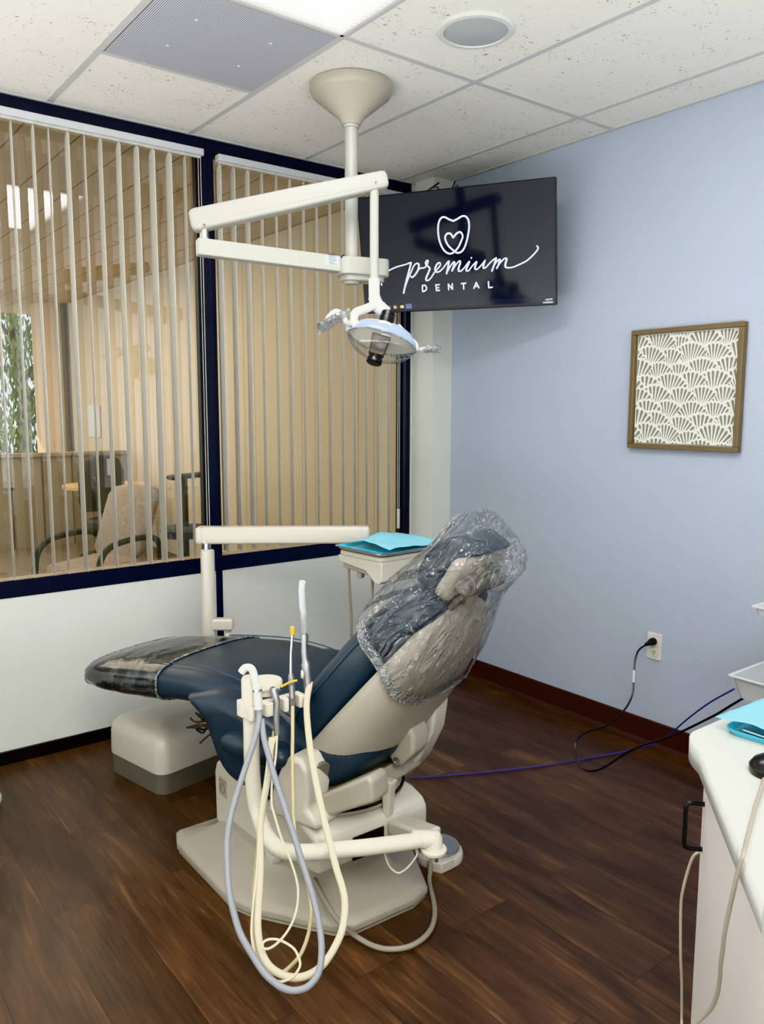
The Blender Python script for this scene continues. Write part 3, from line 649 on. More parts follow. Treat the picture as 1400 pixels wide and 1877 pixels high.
# ------------------------------------------------------------------ framed carved art
r = thing('wall_art', 'square bronze framed white carved shell pattern panel on the blue wall', 'wall art', (0, -1.63, 1.333))
ya, yb, za, zb_ = -1.373, -1.888, 1.333, 1.846
fr = MB()
fw = .021; fd = .034
def bar(y0, y1, z0, z1): fr.box((-fd, min(y0, y1), z0), (-.002, max(y0, y1), z1))
bar(ya, yb, za, za+fw); bar(ya, yb, zb_-fw, zb_); bar(ya, ya-fw, za+fw, zb_-fw); bar(yb, yb+fw, za+fw, zb_-fw)
fr.build('frame', 'bronze_frame', r, bev=.0025)
iy0, iy1, iz0, iz1 = yb+fw, ya-fw, za+fw, zb_-fw
pan = MB().box((-.012, iy0, iz0), (-.004, iy1, iz1)).build('carved_panel', 'art_white', r)
def clip(poly):
    for ax, lim, sg in ((0, iy0+.004, 1), (0, iy1-.004, -1), (1, iz0+.004, 1), (1, iz1-.004, -1)):
        out = []
        for i, a in enumerate(poly):
            b_ = poly[i-1]; ia = sg*(a[ax]-lim) >= 0; ib = sg*(b_[ax]-lim) >= 0
            if ia != ib:
                t = (lim-b_[ax])/(a[ax]-b_[ax]); out.append((b_[0]+(a[0]-b_[0])*t, b_[1]+(a[1]-b_[1])*t))
            if ia: out.append(a)
        poly = out
        if len(poly) < 3: return []
    return poly
rib = MB(); gap = MB(); rng = random.Random(3)
R_ = .118; cols = 5; rows = 10; dxp = (iy1-iy0)/4.5; dz = .056
def plate(m, poly, xo):
    poly = clip(poly)
    if poly: m.add([(xo, p[0], p[1]) for p in poly], [tuple(range(len(poly)))])
lay = 0
for j in range(rows, -3, -1):
    for i in range(-1, 6):
        cy = iy0+(i+(.5 if j % 2 else 0))*dxp+rng.uniform(-.012, .012); cz = iz0-.03+j*dz+rng.uniform(-.011, .011); R = R_*rng.uniform(.90, 1.1)
        lay += 1; xo = -.0124-lay*.00006; nr = rng.choice((8, 9, 10)); tilt_ = rng.uniform(-.14, .14); span = rng.uniform(1.65, 1.95)
        A = lambda k: PI/2+tilt_+span*(k/nr-.5)
        pol = [(cy, cz)]
        for k in range(nr):                      # scalloped outer edge
            for t in (0, .25, .5, .75): 
                a = A(k+t); rr = R*(.945+.055*math.sin(PI*t)); pol.append((cy+rr*math.cos(a)*.92, cz+rr*math.sin(a)))
        a = A(nr); pol.append((cy+R*.945*math.cos(a)*.92, cz+R*.945*math.sin(a)))
        plate(rib, pol, xo)
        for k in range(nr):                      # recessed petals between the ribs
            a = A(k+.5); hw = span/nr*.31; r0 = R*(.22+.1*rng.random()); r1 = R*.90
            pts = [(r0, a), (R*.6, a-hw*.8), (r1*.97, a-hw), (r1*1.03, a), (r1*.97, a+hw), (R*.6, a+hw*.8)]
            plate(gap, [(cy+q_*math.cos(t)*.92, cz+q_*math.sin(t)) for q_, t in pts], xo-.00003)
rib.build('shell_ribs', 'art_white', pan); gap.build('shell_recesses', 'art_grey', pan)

# ------------------------------------------------------------------ outlet, cables
r = thing('wall_outlet', 'white duplex power outlet on the blue wall', 'outlet', (0, -1.539, .392))
MB().prism(rrect(-1.539, .4525, .036, .060, .004), -.006, -.0005, lambda p, q, s: (s, p, q)).build('cover_plate', 'white', r, bev=.002)
for zc in (.478, .427):
    m = MB(); m.prism(rrect(-1.539, zc, .0165, .0145, .008), -.0085, -.004, lambda p, q, s: (s, p, q)); rc = m.build('receptacle', 'cream', r)
    m = MB()
    for dy in (-.006, .006): m.box((-.0092, -1.539+dy-.0012, zc-.002), (-.0083, -1.539+dy+.0012, zc+.007))
    m.box((-.0092, -1.5415, zc-.0095), (-.0083, -1.5365, zc-.005)); m.build('slots', 'black', rc)
r = thing('power_cord', 'black power cord plugged into the wall outlet and drooping to the floor', 'power cord', (-.04, -1.54, .45))
m = MB(); m.lathe((-.009, -1.539, .478), (-1, -.03, -.06), [(0, .013), (.002, .017), (.022, .017), (.03, .012), (.038, .012), (.042, .009), (.056, .009), (.066, .006)], 20); m.build('plug', 'black', r)
cp = [(-.060, -1.540, .474)]+PATHS['cord'][1:]
m = MB(); m.tube(cp, .0042, 8, smooth=4); m.build('cord', 'black', r)
m = MB(); m.tube([V(p) for p in crom(cp[2:6], 4)][4:9], .0056, 10); m.build('cord_tag', 'bin', r)
m = MB(); m.tube(PATHS['blue'], .003, 8, smooth=4); tag(m.build('network_cable', 'blue_cable'), 'thin indigo network cable running across the wood floor to the counter', 'cable')
# ------------------------------------------------------------------ dental chair
A_ = math.radians(-73); U = V((math.cos(A_), math.sin(A_), 0)); W = V((-U.y, U.x, 0)); O = V((-1.96, -.52, 0))
def L(u, v, z): return tuple(O+U*u+W*v+V((0, 0, z)))
ch = thing('dental_chair', 'navy vinyl dental chair with beige shell, reclined in the middle of the room', 'dental chair', (-1.75, -1.45, 0))
# base plate: low moulded foot aligned with the room
def poly_plate(s, z):
    P_ = [(-2.055, -1.03), (-2.082, -1.10), (-2.084, -1.49), (-2.06, -1.56), (-1.91, -1.79), (-1.86, -1.825), (-1.64, -1.832), (-1.57, -1.81), (-1.44, -1.56), (-1.415, -1.49), (-1.415, -1.10), (-1.44, -1.03)]
    cx, cy = -1.75, -1.44
    return [(cx+(x-cx)*s, cy+(y-cy)*s, z) for x, y in P_]
m = MB(); m.loft([poly_plate(.985, 0), poly_plate(.985, .012), poly_plate(1, .016), poly_plate(1, .034), poly_plate(.975, .046), poly_plate(.93, .054), poly_plate(.72, .085), poly_plate(.62, .12), poly_plate(.58, .2)])
m.build('base_plate', 'taupe', ch, angle=50, bev=.004)
hb = MB()
hprof = [(-1.13, .085), (-1.50, .085), (-1.585, .165), (-1.775, .195), (-1.775, .280), (-1.755, .305), (-1.70, .322), (-1.20, .330), (-1.14, .310), (-1.125, .27)]
def hrect(i, z, y1=0): return [(-1.952+i, -1.775+i, z), (-1.540-i, -1.775+i, z), (-1.540-i, -1.125-i, z), (-1.952+i, -1.125-i, z)]
hb.prism(hprof, -1.952, -1.540, lambda p, q, s: (s, p, q)); hb.build('lift_housing', 'beige', ch, bev=.022, seg=4, angle=40)
m = MB(); m.prism(rrect(-1.195, .235, .026, .032, .002), -1.9535, -1.9515, lambda p, q, s: (s, p, q)); ig = m.build('emblem', 'taupe', ch); ig['label'] = 'square embossed emblem'
m = MB(); m.tube([(-1.9538, -1.195+.014*math.cos(2*PI*k/20), .232+.017*math.sin(2*PI*k/20)) for k in range(21)], .0013, 6); m.tube([(-1.9538, -1.172, .213), (-1.9538, -1.172, .258), (-1.9538, -1.218, .258)], .0011, 6); m.build('emblem_lines', 'taupe_dark', ig)
m = MB(); m.box((-1.83, -1.779, .20), (-1.718, -1.77, .27)); m.build('housing_recess', 'black', ch)
m = MB(); m.lathe(L(1.02, -.07, .318), (0, 0, 1), [(0, .235), (.012, .235), (.016, .228), (.035, .225), (.05, .20), (.06, .1)], 40); tt = m.build('turntable', 'taupe', ch)
m = MB(); m.lathe(L(1.02, -.07, .328), (0, 0, 1), [(0, .2365), (.006, .2365)], 40); m.build('gap_ring', 'black', tt)
# seat support frame
pl = [(.98, .325), (1.03, .372), (1.13, .385), (1.18, .400), (1.19, .345), (1.12, .318)]
m = MB(); m.prism(pl, -.275, .275, lambda p, q, s: L(p, s, q)); m.build('seat_frame', 'taupe', ch, bev=.016, seg=4)
pl = [(1.06, .320), (1.08, .375), (1.16, .395), (1.32, .497), (1.336, .485), (1.342, .425), (1.20, .345), (1.14, .322)]
m = MB(); m.prism(pl, -.285, -.205, lambda p, q, s: L(p, s, q)); m.build('side_rail', 'taupe', ch, bev=.012, seg=4)
pl = [(1.08, .325), (1.09, .375), (1.17, .385), (1.235, .42), (1.245, .36), (1.17, .325)]
m = MB(); m.prism(pl, -.21, .12, lambda p, q, s: L(p, s, q)); m.build('rear_frame', 'taupe', ch, bev=.010, seg=4)
for s in (-1,):
    pp = [(.985, .315), (1.02, .40), (1.055, .48), (1.085, .515), (1.130, .515), (1.155, .485), (1.160, .43), (1.150, .37), (1.185, .345), (1.19, .318)]
    m = MB(); m.prism(pp, s*.345, s*.24, lambda p, q, t: L(p, t, q)); m.build('hinge_housing', 'beige', ch, bev=.022, seg=4)
    m = MB(); m.lathe(L(1.146, s*.275, .462), tuple(U*.9+W*(.3*s)-V((0, 0, .2))), [(0, .031), (.010, .031), (.011, .03)], 28); rg = m.build('hinge_ring', 'taupe_dark', ch)
# seat and leg rest, one upholstered body
st = [(-.098, .500, .485, .10), (-.09, .515, .474, .16), (-.075, .531, .465, .20), (-.05, .547, .459, .226), (0, .560, .455, .24), (.1, .580, .456, .248), (.28, .610, .474, .255), (.45, .634, .497, .26), (.6, .648, .512, .268), (.75, .645, .47, .276), (.9, .618, .40, .28), (1.0, .585, .352, .276), (1.08, .565, .350, .272), (1.15, .565, .378, .262), (1.21, .57, .42, .235), (1.25, .565, .465, .19), (1.27, .55, .50, .10)]
def interp(st, n):
    P_ = [V(s) for s in [(a[0], a[1], a[2]) for a in st]]; Q_ = [V((a[3], 0, 0)) for a in st]
    return [(p.x, p.y, p.z, q.x) for p, q in zip(crom(P_, n), crom(Q_, n))]
def seatloop(u, zt, zb, hw, gx=0, seg=44):
    h = (zt-zb)/2+gx; c = (zt+zb)/2
    return [L(u, p[0], c+p[1]+.006*(1-(p[0]/(hw+1e-6))**2)*(1 if p[1] > 0 else 0)) for p in sup(hw+gx, h, 3.4, seg)]
m = MB(); m.loft([seatloop(*s) for s in interp(st, 4)]); sc_ = m.build('seat_cushion', 'navy_vinyl', ch, angle=60)
m = MB()
for s in (-1, 1):
    m.tube([L(u, s*(hw*.80), zt+.001) for u, zt, zb, hw in interp(st[6:13], 3)], .0022, 6)
m.tube([L(.82, v_*.01, .6385-.008*abs(v_*.05)**2) for v_ in range(-22, 23, 4)], .002, 6); m.build('seam', 'navy_piping', sc_)
for s in (-1, 1):       # drop-down side bolsters of the seat
    pp = [(.60, .585), (.635, .565), (.675, .535), (.71, .475), (.745, .405), (.79, .360), (.86, .338), (.98, .335), (1.06, .35), (1.075, .43), (1.06, .50), (1.0, .555), (.88, .600), (.74, .620)]
    ls = []
    cx, cz = .85, .49
    for vv, k in ((.18, 1.0), (.255, 1.0), (.285, .975), (.305, .92), (.316, .82), (.320, .6)):
        ls.append([L(cx+(p.x-cx)*k, s*vv, cz+(p.y-cz)*k) for p in crom([V((a, b, 0)) for a, b in pp+[pp[0]]], 4)[:-1]])
    m = MB(); m.loft(ls); m.build('side_bolster', 'navy_vinyl', ch, angle=60)
    m = MB(); ls = []
    for t in range(13):
        a = -PI/2+PI*t/12; e = max(.02, math.cos(a)**.45); zz = .497+.036*math.sin(a)
        ls.append([L(.945+.135*p[0], s*.325+.052*p[1], zz+.0) for p in [(x*e, y*e) for x, y in sup(1, 1, 3, 30)]])
    m.loft(ls); m.build('hip_pad', 'navy_vinyl', ch, angle=60)
m = MB(); m.prism([(.58, .455), (.63, .515), (.80, .50), (.80, .36), (.70, .40), (.66, .435)], -.16, .16, lambda p, q, t: L(p, t, q)); m.build('underframe', 'taupe', ch, bev=.015)
# torn bundle of wires under the leg rest
wires = thing  # parts below
rng = random.Random(5)
for col, n in (('black', 9), ('yellow', 1), ('brown_base', 5), ('bronze_frame', 3)):
    m = MB()
    for k in range(n):
        b0 = V(L(.70, -.20+rng.uniform(-.02, .02), .485+rng.uniform(-.015, .015))); p = [b0]
        for j in range(4): p.append(p[-1]-U*rng.uniform(.012, .035)-W*rng.uniform(-.002, .022)+V((0, 0, rng.uniform(-.022, .014))))
        m.tube(p, .0035 if col != 'yellow' else .007, 6, smooth=4)
    m.build('wire_bundle', col, ch)
# back rest: pad + moulded shell in tilted coordinates (t up the back, b towards the rear)
TH = math.radians(46); D = V((0, 0, 0)); 
def B(t, b, v): return L(.93+t*math.cos(TH)+b*math.sin(TH), v, .575+t*math.sin(TH)-b*math.cos(TH))
pad = [(.035, .05, .165, .19), (.05, .025, .17, .225), (.09, .014, .172, .246), (.16, .010, .168, .252), (.3, .006, .155, .252), (.42, .002, .148, .248), (.52, .006, .142, .238), (.59, .014, .136, .212), (.625, .026, .128, .178), (.648, .045, .11, .13), (.658, .065, .095, .07)]
def padloop(t, b0, b1, hw, g=0, seg=44): return [B(t, (b0+b1)/2+p[1]-(.018*(1-(p[0]/hw)**2) if p[1] < 0 else 0), p[0]) for p in sup(hw+g, (b1-b0)/2+g, 4.2, seg)]
P4 = interp(pad, 4)
m = MB(); m.loft([padloop(*s) for s in P4]); bp = m.build('backrest_pad', 'navy_vinyl', ch, angle=60)
m = MB()
for s in (-1, 1): m.tube([B(t, b0+.042, s*(hw+.0005)) for t, b0, b1, hw in P4[3:-4]], .0024, 6)
m.build('seam', 'navy_piping', bp)
def sh_prof(t):       # (half width, rim b, centre depth)
    k = [(-.1, .252, .16, .16), (.05, .254, .156, .16), (.1, .256, .152, .155), (.2, .257, .148, .145), (.35, .256, .144, .118), (.44, .247, .140, .095), (.52, .225, .134, .075), (.585, .178, .122, .05), (.625, .115, .112, .03), (.645, .04, .108, .018)]
    for a, b_ in zip(k, k[1:]):
        if t <= b_[0]: f = (t-a[0])/(b_[0]-a[0]); return [a[i]+(b_[i]-a[i])*f for i in (1, 2, 3)]
    return k[-1][1:]
def shell(i, j):
    s = -1+2*j; t0 = .175-.255*min(1, abs(s))**2.5; t = t0+(.645-t0)*i
    hw, rim, dp = sh_prof(t); a = s*PI/2
    v_ = hw*math.copysign(abs(math.sin(a))**.85, s); b = rim+dp*(max(0, math.cos(a))**.62)
    return B(t, b, v_)
m = MB(); m.grid(shell, 40, 36); m.build('backrest_shell', 'taupe', ch, solid=.008, angle=60)
m = MB()
br = [(.15, .245), (.25, .265), (.232, .315), (.195, .350), (.128, .353), (.104, .335), (.108, .30)]
m.prism(br, -.045, .045, lambda p, q, s: B(p, q, s)); m.build('link_bracket', 'taupe', ch, bev=.012, seg=3)
m = MB(); m.lathe(B(.128, .332, -.046), tuple(-W), [(0, .012), (.003, .012), (.003, .008), (.001, .008), (.001, 0)], 18); m.build('link_pin', 'steel', ch)
# curved lift arm behind the shell
oa = [(1.318, .66), (1.318, .58), (1.306, .497), (1.257, .393), (1.185, .30), (1.15, .27)]; ia = [(1.10, .30), (1.163, .335), (1.205, .37), (1.228, .414), (1.262, .496), (1.290, .60), (1.296, .66)]
m = MB(); m.prism(oa+ia, .08, .16, lambda p, q, s: L(p, s, q)); m.build('lift_arm', 'beige', ch, bev=.010)
m = MB(); m.prism([(1.235, .402), (1.290, .402), (1.283, .385), (1.275, .285), (1.255, .282), (1.250, .385)], -.118, -.085, lambda p, q, s: L(p, s, q)); m.build('brake_lever', 'beige', ch, bev=.005)
# headrest
TH2 = math.radians(57); h0 = V((1.366, 0, 1.018))
def HB(t, b, v): return L(h0.x+t*math.cos(TH2)+b*math.sin(TH2), v, h0.z+t*math.sin(TH2)-b*math.cos(TH2))
hp = [(-.008, .03, .05, .06), (.0, .014, .062, .10), (.022, .0, .066, .126), (.075, -.008, .068, .132), (.125, -.004, .074, .132), (.155, .008, .088, .124), (.178, .028, .108, .110), (.192, .055, .114, .085), (.198, .078, .108, .05)]
m = MB(); m.loft([[HB(t, (b0+b1)/2+p[1]+(.016*(p[0]/hw)**2*-1 if p[1] < 0 else 0), p[0]) for p in sup(hw, (b1-b0)/2, 5, 44)] for t, b0, b1, hw in interp(hp, 4)]); m.build('headrest_pad', 'navy_vinyl', ch, angle=60)
m = MB(); m.loft([[HB(p[0]+.086, b, p[1]) for p in rrect(0, 0, .080*e, .128*e, .040*e, 6)] for b, e in ((.064, 1), (.088, 1), (.100, .95), (.106, .8))]); m.build('headrest_plate', 'taupe', ch, bev=.004)
m = MB(); m.prism(rrect(.085, 0, .048, .055, .03, 6), .098, .135, lambda p, q, s: HB(p, s, q)); m.tube([HB(.085, .122, -.095), HB(.085, .122, .095)], .032, 20); m.build('headrest_hinge', 'taupe_dark', ch, bev=.006)
m = MB(); m.tube([HB(.12, .13, .0), HB(.04, .11, 0), B(.74, .10, 0), B(.60, .125, 0)], .022, 14, smooth=5); m.build('headrest_stem', 'taupe', ch)
m = MB(); m.tube([HB(.085, .122, -.095), HB(.085, .122, -.112)], .020, 18); m.tube([HB(.06, .125, -.08), HB(-.005, .115, -.08)], .011, 12); m.build('headrest_knob', 'taupe_dark', ch)

# clear film bag over the head end
def bag(i, j):
    t = .452+.394*i; a = 2*PI*j; ca, sa = math.cos(a), math.sin(a)      # sa>0 rear, ca lateral
    k = [(.36, .272, .065, .292), (.45, .270, .065, .266), (.52, .256, .066, .240), (.60, .240, .06, .205), (.68, .20, .05, .165), (.74, .172, .05, .150), (.79, .158, .05, .145), (.825, .146, .05, .13), (.847, .110, .03, .10)]
    for p, q in zip(k, k[1:]):
        if t <= q[0]+1e-6: f = (t-p[0])/(q[0]-p[0]); hw, bm, bd = [p[n]+(q[n]-p[n])*f for n in (1, 2, 3)]; break
    cb = (-.042+bd)/2; hb_ = (bd+.042)/2
    fold = noise.noise(V((ca*3.2, sa*3.2, t*7)))*.010+noise.noise(V((ca*9, sa*9, t*4+4)))*.009+abs(noise.noise(V((ca*14, sa*14, t*9))))*.007+.004
    fold *= .25+.75*min(1, i*5)
    e = 2/3.2 if sa < 0 else 2/2.9
    v_ = (hw+fold)*math.copysign(abs(ca)**e, ca); b = cb+(hb_+fold*1.2)*math.copysign(abs(sa)**e, sa)
    tt_ = t+(-.075*max(0, sa)*(1-i)) + (.012*max(0, -sa)*(1-i)) + noise.noise(V((ca*3, sa*3, 1)))*.008*(1-i)
    g = math.exp(-((t-.80)/.05)**2)*max(0, sa)**1.5
    return B(tt_, b+g*.02, v_)
m = MB(); m.grid(bag, 90, 140)
top = [bag(1, j/140) for j in range(140)]; c_ = sum((V(p) for p in top), V((0, 0, 0)))/140+V((.0, 0, .008))
n0 = len(m.v); m.v.append(tuple(c_)); base = 90*141
m.f += [(base+j, base+j+1, n0) for j in range(140)]
bg = tag(m.build('headrest_cover', 'bag', angle=75), 'crumpled clear plastic bag pulled over the headrest of the dental chair', 'plastic cover')
hm = MB(); hm.tube([bag(.004, j/100) for j in range(101)], .0024, 6); hm.build('gathered_hem', 'handle_film', bg)
hm = MB(); hm.grid(lambda i, j: bag(.002+.075*i, j), 6, 140); hm.build('folded_hem', 'handle_film', bg)
tl = MB(); 
def tail(i, j):
    q = [(.735, .125), (.835, .08), (.768, .175), (.858, .165)]
    t = (q[0][0]*(1-j)+q[1][0]*j)*(1-i)+(q[2][0]*(1-j)+q[3][0]*j)*i; b = (q[0][1]*(1-j)+q[1][1]*j)*(1-i)+(q[2][1]*(1-j)+q[3][1]*j)*i
    w_ = noise.noise(V((i*2.5, j*3, 3)))*.05*i+noise.noise(V((i*7, j*7, 5)))*.016
    return B(t+.018*i*math.sin(j*6)+w_*.3, b+.012*math.sin(j*9)*i, -.02+.09*(j-.5)*i+w_*1.3)
tl.grid(tail, 24, 24); tl.build('loose_tail', 'bag', bg, angle=80)
# clear sleeve on the toe end
tp = [s for s in interp(st, 4) if -.036 < s[0] < .43]
m = MB(); m.loft([seatloop(u, zt, zb, hw, .004+.003*abs(math.sin(u*23))) for u, zt, zb, hw in tp], caps=False)
sl = tag(m.build('toe_cover', 'sleeve', angle=60), 'glossy clear plastic sleeve stretched over the foot end of the dental chair', 'plastic cover')
m = MB(); m.tube(seatloop(*tp[-1], .006)+[seatloop(*tp[-1], .006)[0]], .0035, 6); m.build('elastic_hem', 'handle_film', sl)
m = MB(); m.tube(seatloop(*tp[0], .006)+[seatloop(*tp[0], .006)[0]], .0025, 6); m.build('elastic_hem', 'handle_film', sl)

# ------------------------------------------------------------------ floor utility box
r = thing('utility_box', 'low beige floor box with grey skirt under the foot of the dental chair', 'utility box', (-1.80, -.42, 0))
ua = V((.205, -.979, 0)); ub = V((.979, .205, 0)); u0 = V((-2.049, -.311, 0))
def ubx(a, b, z): return tuple(u0+ua*a+ub*b+V((0, 0, z)))
def ring(i, z, r_=.05): return [ubx(p[0], p[1], z) for p in rrect(.195, .30, .195-i, .30-i, r_-min(i, .02), 5)]
m = MB(); m.loft([ring(.006, .0), ring(.006, .088)]); m.build('skirt', 'taupe_dark', r)
def lid(i, zc):  # arched lid
    out = []
    for p in rrect(.195, .30, .195-i, .30-i, max(.05-i*.4, .02), 5):
        out.append(ubx(p[0], p[1], zc+(.035*(1-((p[0]-.195)/.195)**2) if zc > .2 else 0)))
    return out
m = MB(); m.loft([lid(.001, .084), lid(0, .095), lid(.002, .18), lid(.010, .205), lid(.028, .222), lid(.06, .230), lid(.12, .233)]); m.build('lid', 'beige', r, angle=60)
# ------------------------------------------------------------------ delivery unit behind the chair
def P(n): return V(PT[n])
Rt = V((.7917, -.6109, 0)); Fw = V((.6109, .7917, 0)); Z = V((0, 0, 1))
px_, py_ = -1.624, -.425
r = thing('delivery_unit', 'beige dental delivery unit on a post behind the chair, holding the instrument tray', 'delivery unit', (px_, py_, .270))
m = MB(); m.lathe((px_, py_, .270), (0, 0, 1), [(0, .030), (.621, .030), (.634, .029), (.638, .020)], 28); m.build('post', 'beige', r)
m = MB(); m.lathe((px_, py_, .905), (0, 0, 1), [(0, .017), (.03, .017)], 20); m.build('pivot_pin', 'steel', r)
a0 = V((-1.644, -.388, .967)); a1 = V((-1.075, -.826, .971)); ad_ = (a1-a0).normalized(); an = Z.cross(ad_)
fa = frame(a0, ad_, an, Z); La = (a1-a0).length
m = MB(); m.loft([[fa(x, p[0], p[1]) for p in rrect(0, 0, .032-i, .037-i, .012-min(i, .008), 4)] for x, i in ((-.01, .008), (-.003, .002), (.004, 0), (La, -.0), (La+.006, .002), (La+.012, .008))]); arm = m.build('arm', 'beige', r, angle=50)
for e0 in (La-.022, .018): m = MB(); m.box((e0, -.0325, -.0375), (e0+.0015, .0325, .0375), fa); m.build('end_cap_joint', 'taupe', arm)
m = MB(); m.lathe(fa(.028, -.0315, -.026), tuple(-an), [(0, .004), (.002, .004)], 10); m.build('screw', 'steel', arm)
tf = frame((-1.262, -1.168, 0), (math.cos(.07), math.sin(.07), 0), (-math.sin(.07), math.cos(.07), 0), (0, 0, 1))
def hring(i, z, fr=0): return [tf(p[0], p[1], z) for p in rrect(.185, .155, .165-i, .135-i, .03, 5)]
m = MB(); m.loft([hring(.028, .905), hring(.006, .908), hring(0, .915), hring(0, .928), hring(.006, .934)])
# wedge-shaped upper shell, deeper toward the front
prof = [(.02, .912), (.02, .838), (.035, .826), (.06, .826), (.115, .868), (.285, .885), (.29, .912)]
m.prism(prof, .022, .35, lambda p, q, s: tf(s, p, q)); m.build('control_head', 'beige', r, bev=.006)
m = MB(); m.prism([(.06, .90), (.06, .838), (.12, .850), (.27, .858), (.275, .90)], .034, .338, lambda p, q, s: tf(s, p, q)); m.build('lower_body', 'taupe', r, bev=.004)
m = MB(); m.lathe(tf(.06, .19, .868), (0, 0, -1), [(0, .016), (.038, .016), (.042, .012)], 18); m.build('pressure_knob', 'taupe', r)
m = MB(); m.box((.10, .014, .842), (.30, .024, .868), tf); m.build('front_panel', 'taupe_dark', r)
m = MB(); m.tube([tf(.22, .29, .89), tf(.22, .335, .89), fa(La-.03, 0, -.05), fa(La-.03, 0, -.02)], .018, 14, smooth=4); m.build('head_pivot', 'taupe', r)
for k, (x, y, dx) in enumerate(((.045, .25, .012), (.060, .12, .006), (.095, .035, .004))):
    m = MB(); m.tube([tf(x, y, .87), tf(x+dx*.4, y, .78), tf(x+dx*1.5, y+.005, .66), tf(x+dx*2, y+.01, .56), tf(x+.05, y+.04, .48), tf(x+.10, y+.10, .47)], .006, 10, smooth=5); m.build('handpiece_hose', 'taupe_tube', r)
bf = frame((px_, py_, .575), tuple(Rt), tuple(Fw), (0, 0, 1))
m = MB(); m.box((.0, -.024, -.02), (.105, .024, .032), bf); bk = m.build('hose_bracket', 'beige', r, bev=.010)
m = MB(); m.lathe(bf(.082, 0, -.02), (0, 0, -1), [(0, .014), (.012, .010), (.02, .018), (.036, .018)], 16); m.build('bracket_knob', 'white', bk)
# tray and paper bib on top
tr_ = MB()
def tring(i, z, r_=.035): return [tf(p[0], p[1], z) for p in rrect(.186, .148, .184-i, .148-i, r_, 6)]
tr_.loft([tring(.018, .9385, .025), tring(.010, .9395), tring(.004, .949), tring(.0, .953), tring(-.004, .952), tring(-.004, .950), tring(.002, .9515), tring(.010, .945), tring(.018, .9415, .025)], caps=True)
# open top: inner surface
t_ = tr_.build('instrument_tray', 'steel', angle=50)
tag(t_, 'shallow rectangular steel instrument tray on the delivery unit head', 'tray')
m = MB(); m.loft([tring(.004, .9535), tring(.0105, .9465), tring(.0185, .9428, .025)], caps=False); m.add(tring(.0185, .9428, .025), [tuple(range(28))]); ln = m.build('tray_liner', 'blue_tray', t_); ln['label'] = 'blue paper liner inside the tray'
bib = MB()
def bibf(i, j):
    x = .062+.31*i; y = .018+.265*j
    z = .9605+.006*math.sin(i*6+j*3)+.022*math.exp(-((i-.55)/.22)**2)*j+.030*max(0, .35-i)*j*2.6+.004*noise.noise(V((i*5, j*5, 0)))
    return tf(x-.05*j*(i < .5)*(.5-i)*.6, y, z)
bib.grid(bibf, 26, 20); tag(bib.build('paper_bib', 'blue_paper', solid=.0012), 'light blue paper bib lying folded on the steel instrument tray', 'paper bib')

# ------------------------------------------------------------------ assistant's instrument holder
T = P('tube_ref')
r = thing('instrument_holder', 'cream curved tubular arm with instrument clips standing beside the dental chair', 'instrument holder', (-1.66, -1.80, .25))
tx, ty = T.x, T.y
pts = [(tx, ty, .742), (tx, ty, .62), (tx, ty, .52), (tx+.001, ty-.004, .43), (tx+.004, ty-.02, .365), tuple(P('low1b')*.5+V((tx, ty-.06, .325))*.5), tuple(P('low2')), tuple(P('low3')), tuple(P('low4')), tuple(P('low5'))]
m = MB(); m.tube(pts, .0225, 22, smooth=8); m.build('tube_arm', 'cream', r)
m = MB(); m.lathe((tx, ty, .665), (0, 0, 1), [(0, .0225), (.002, .0255), (.085, .0255), (.092, .022)], 26); m.build('collar', 'cream', r)
l6 = P('low6'); l5 = P('low5')
m = MB(); m.tube([l5+(l5-l6).normalized()*.03, l6], .0245, 20); m.lathe((l6.x, l6.y, .2755), (0, 0, 1), [(0, .0245), (.03, .0245), (.042, .018), (.048, .004)], 28); m.build('pivot_cap', 'cream', r)
m = MB(); m.lathe((l6.x, l6.y, .262), (0, 0, 1), [(0, .035), (.003, .037), (.010, .037), (.014, .034)], 32); m.build('pivot_flange', 'cream', r)
m = MB(); m.prism([(-1.777, .235), (-1.777, .285), (l5.y, .315), (l5.y, .285)], -1.705, -1.635, lambda p, q, s: (s, p, q)); m.build('mount_bracket', 'beige', r, bev=.010)
m = MB(); m.tube(PATHS['loopwire'], .0026, 8, smooth=4); m.build('wire_loop', 'cream', r)
ba = P('bar_a'); bb = P('bar_b'); bd = V((bb.x-ba.x, bb.y-ba.y, 0)); Lb = bd.length; bd.normalize(); bn = V((bd.y, -bd.x, 0))   # bn faces the viewer side
hf = frame((ba.x, ba.y, .664), tuple(bd), tuple(bn), (0, 0, 1))
m = MB(); m.box((-.01, -.036, -.016), (Lb-.030, -.016, .016), hf); m.box((-.02, -.05, -.018), (.05, -.02, .03), hf); m.build('holder_bar', 'cream', r, bev=.005)
gx = [(P(n)-ba).dot(bd) for n in ('g0', 'g1', 'g2', 'g3')]
edges = [-.012]+[e for g_ in gx for e in (g_-.0172, g_+.0172)]+[Lb+.008]
for k in range(0, len(edges), 2):
    x0, x1 = edges[k], edges[k+1]
    if x1-x0 < .004: continue
    yb_ = -.024 if k < 8 else .0
    m = MB(); m.prism([(x0, yb_), (x1, yb_), (x1, .008), (x1-min(.006, (x1-x0)*.25), .014), (x0+min(.006, (x1-x0)*.25), .014), (x0, .008)], -.020, .018, lambda p, q, s: hf(p, q, s)); m.build('clip', 'cream', r, bev=.003)
cp_ = P('cap'); m = MB(); m.lathe((cp_.x-.004, cp_.y+.012, .683), (0, 0, 1), [(0, .036), (.02, .036), (.022, .048), (.034, .049), (.040, .046), (.041, .0)], 36); m.build('round_cap', 'cream', r)

HG = 'instruments hanging in the clips beside the chair'
def hang(name, label, cat, at_): return thing(name, label, cat, tuple(at_), None)
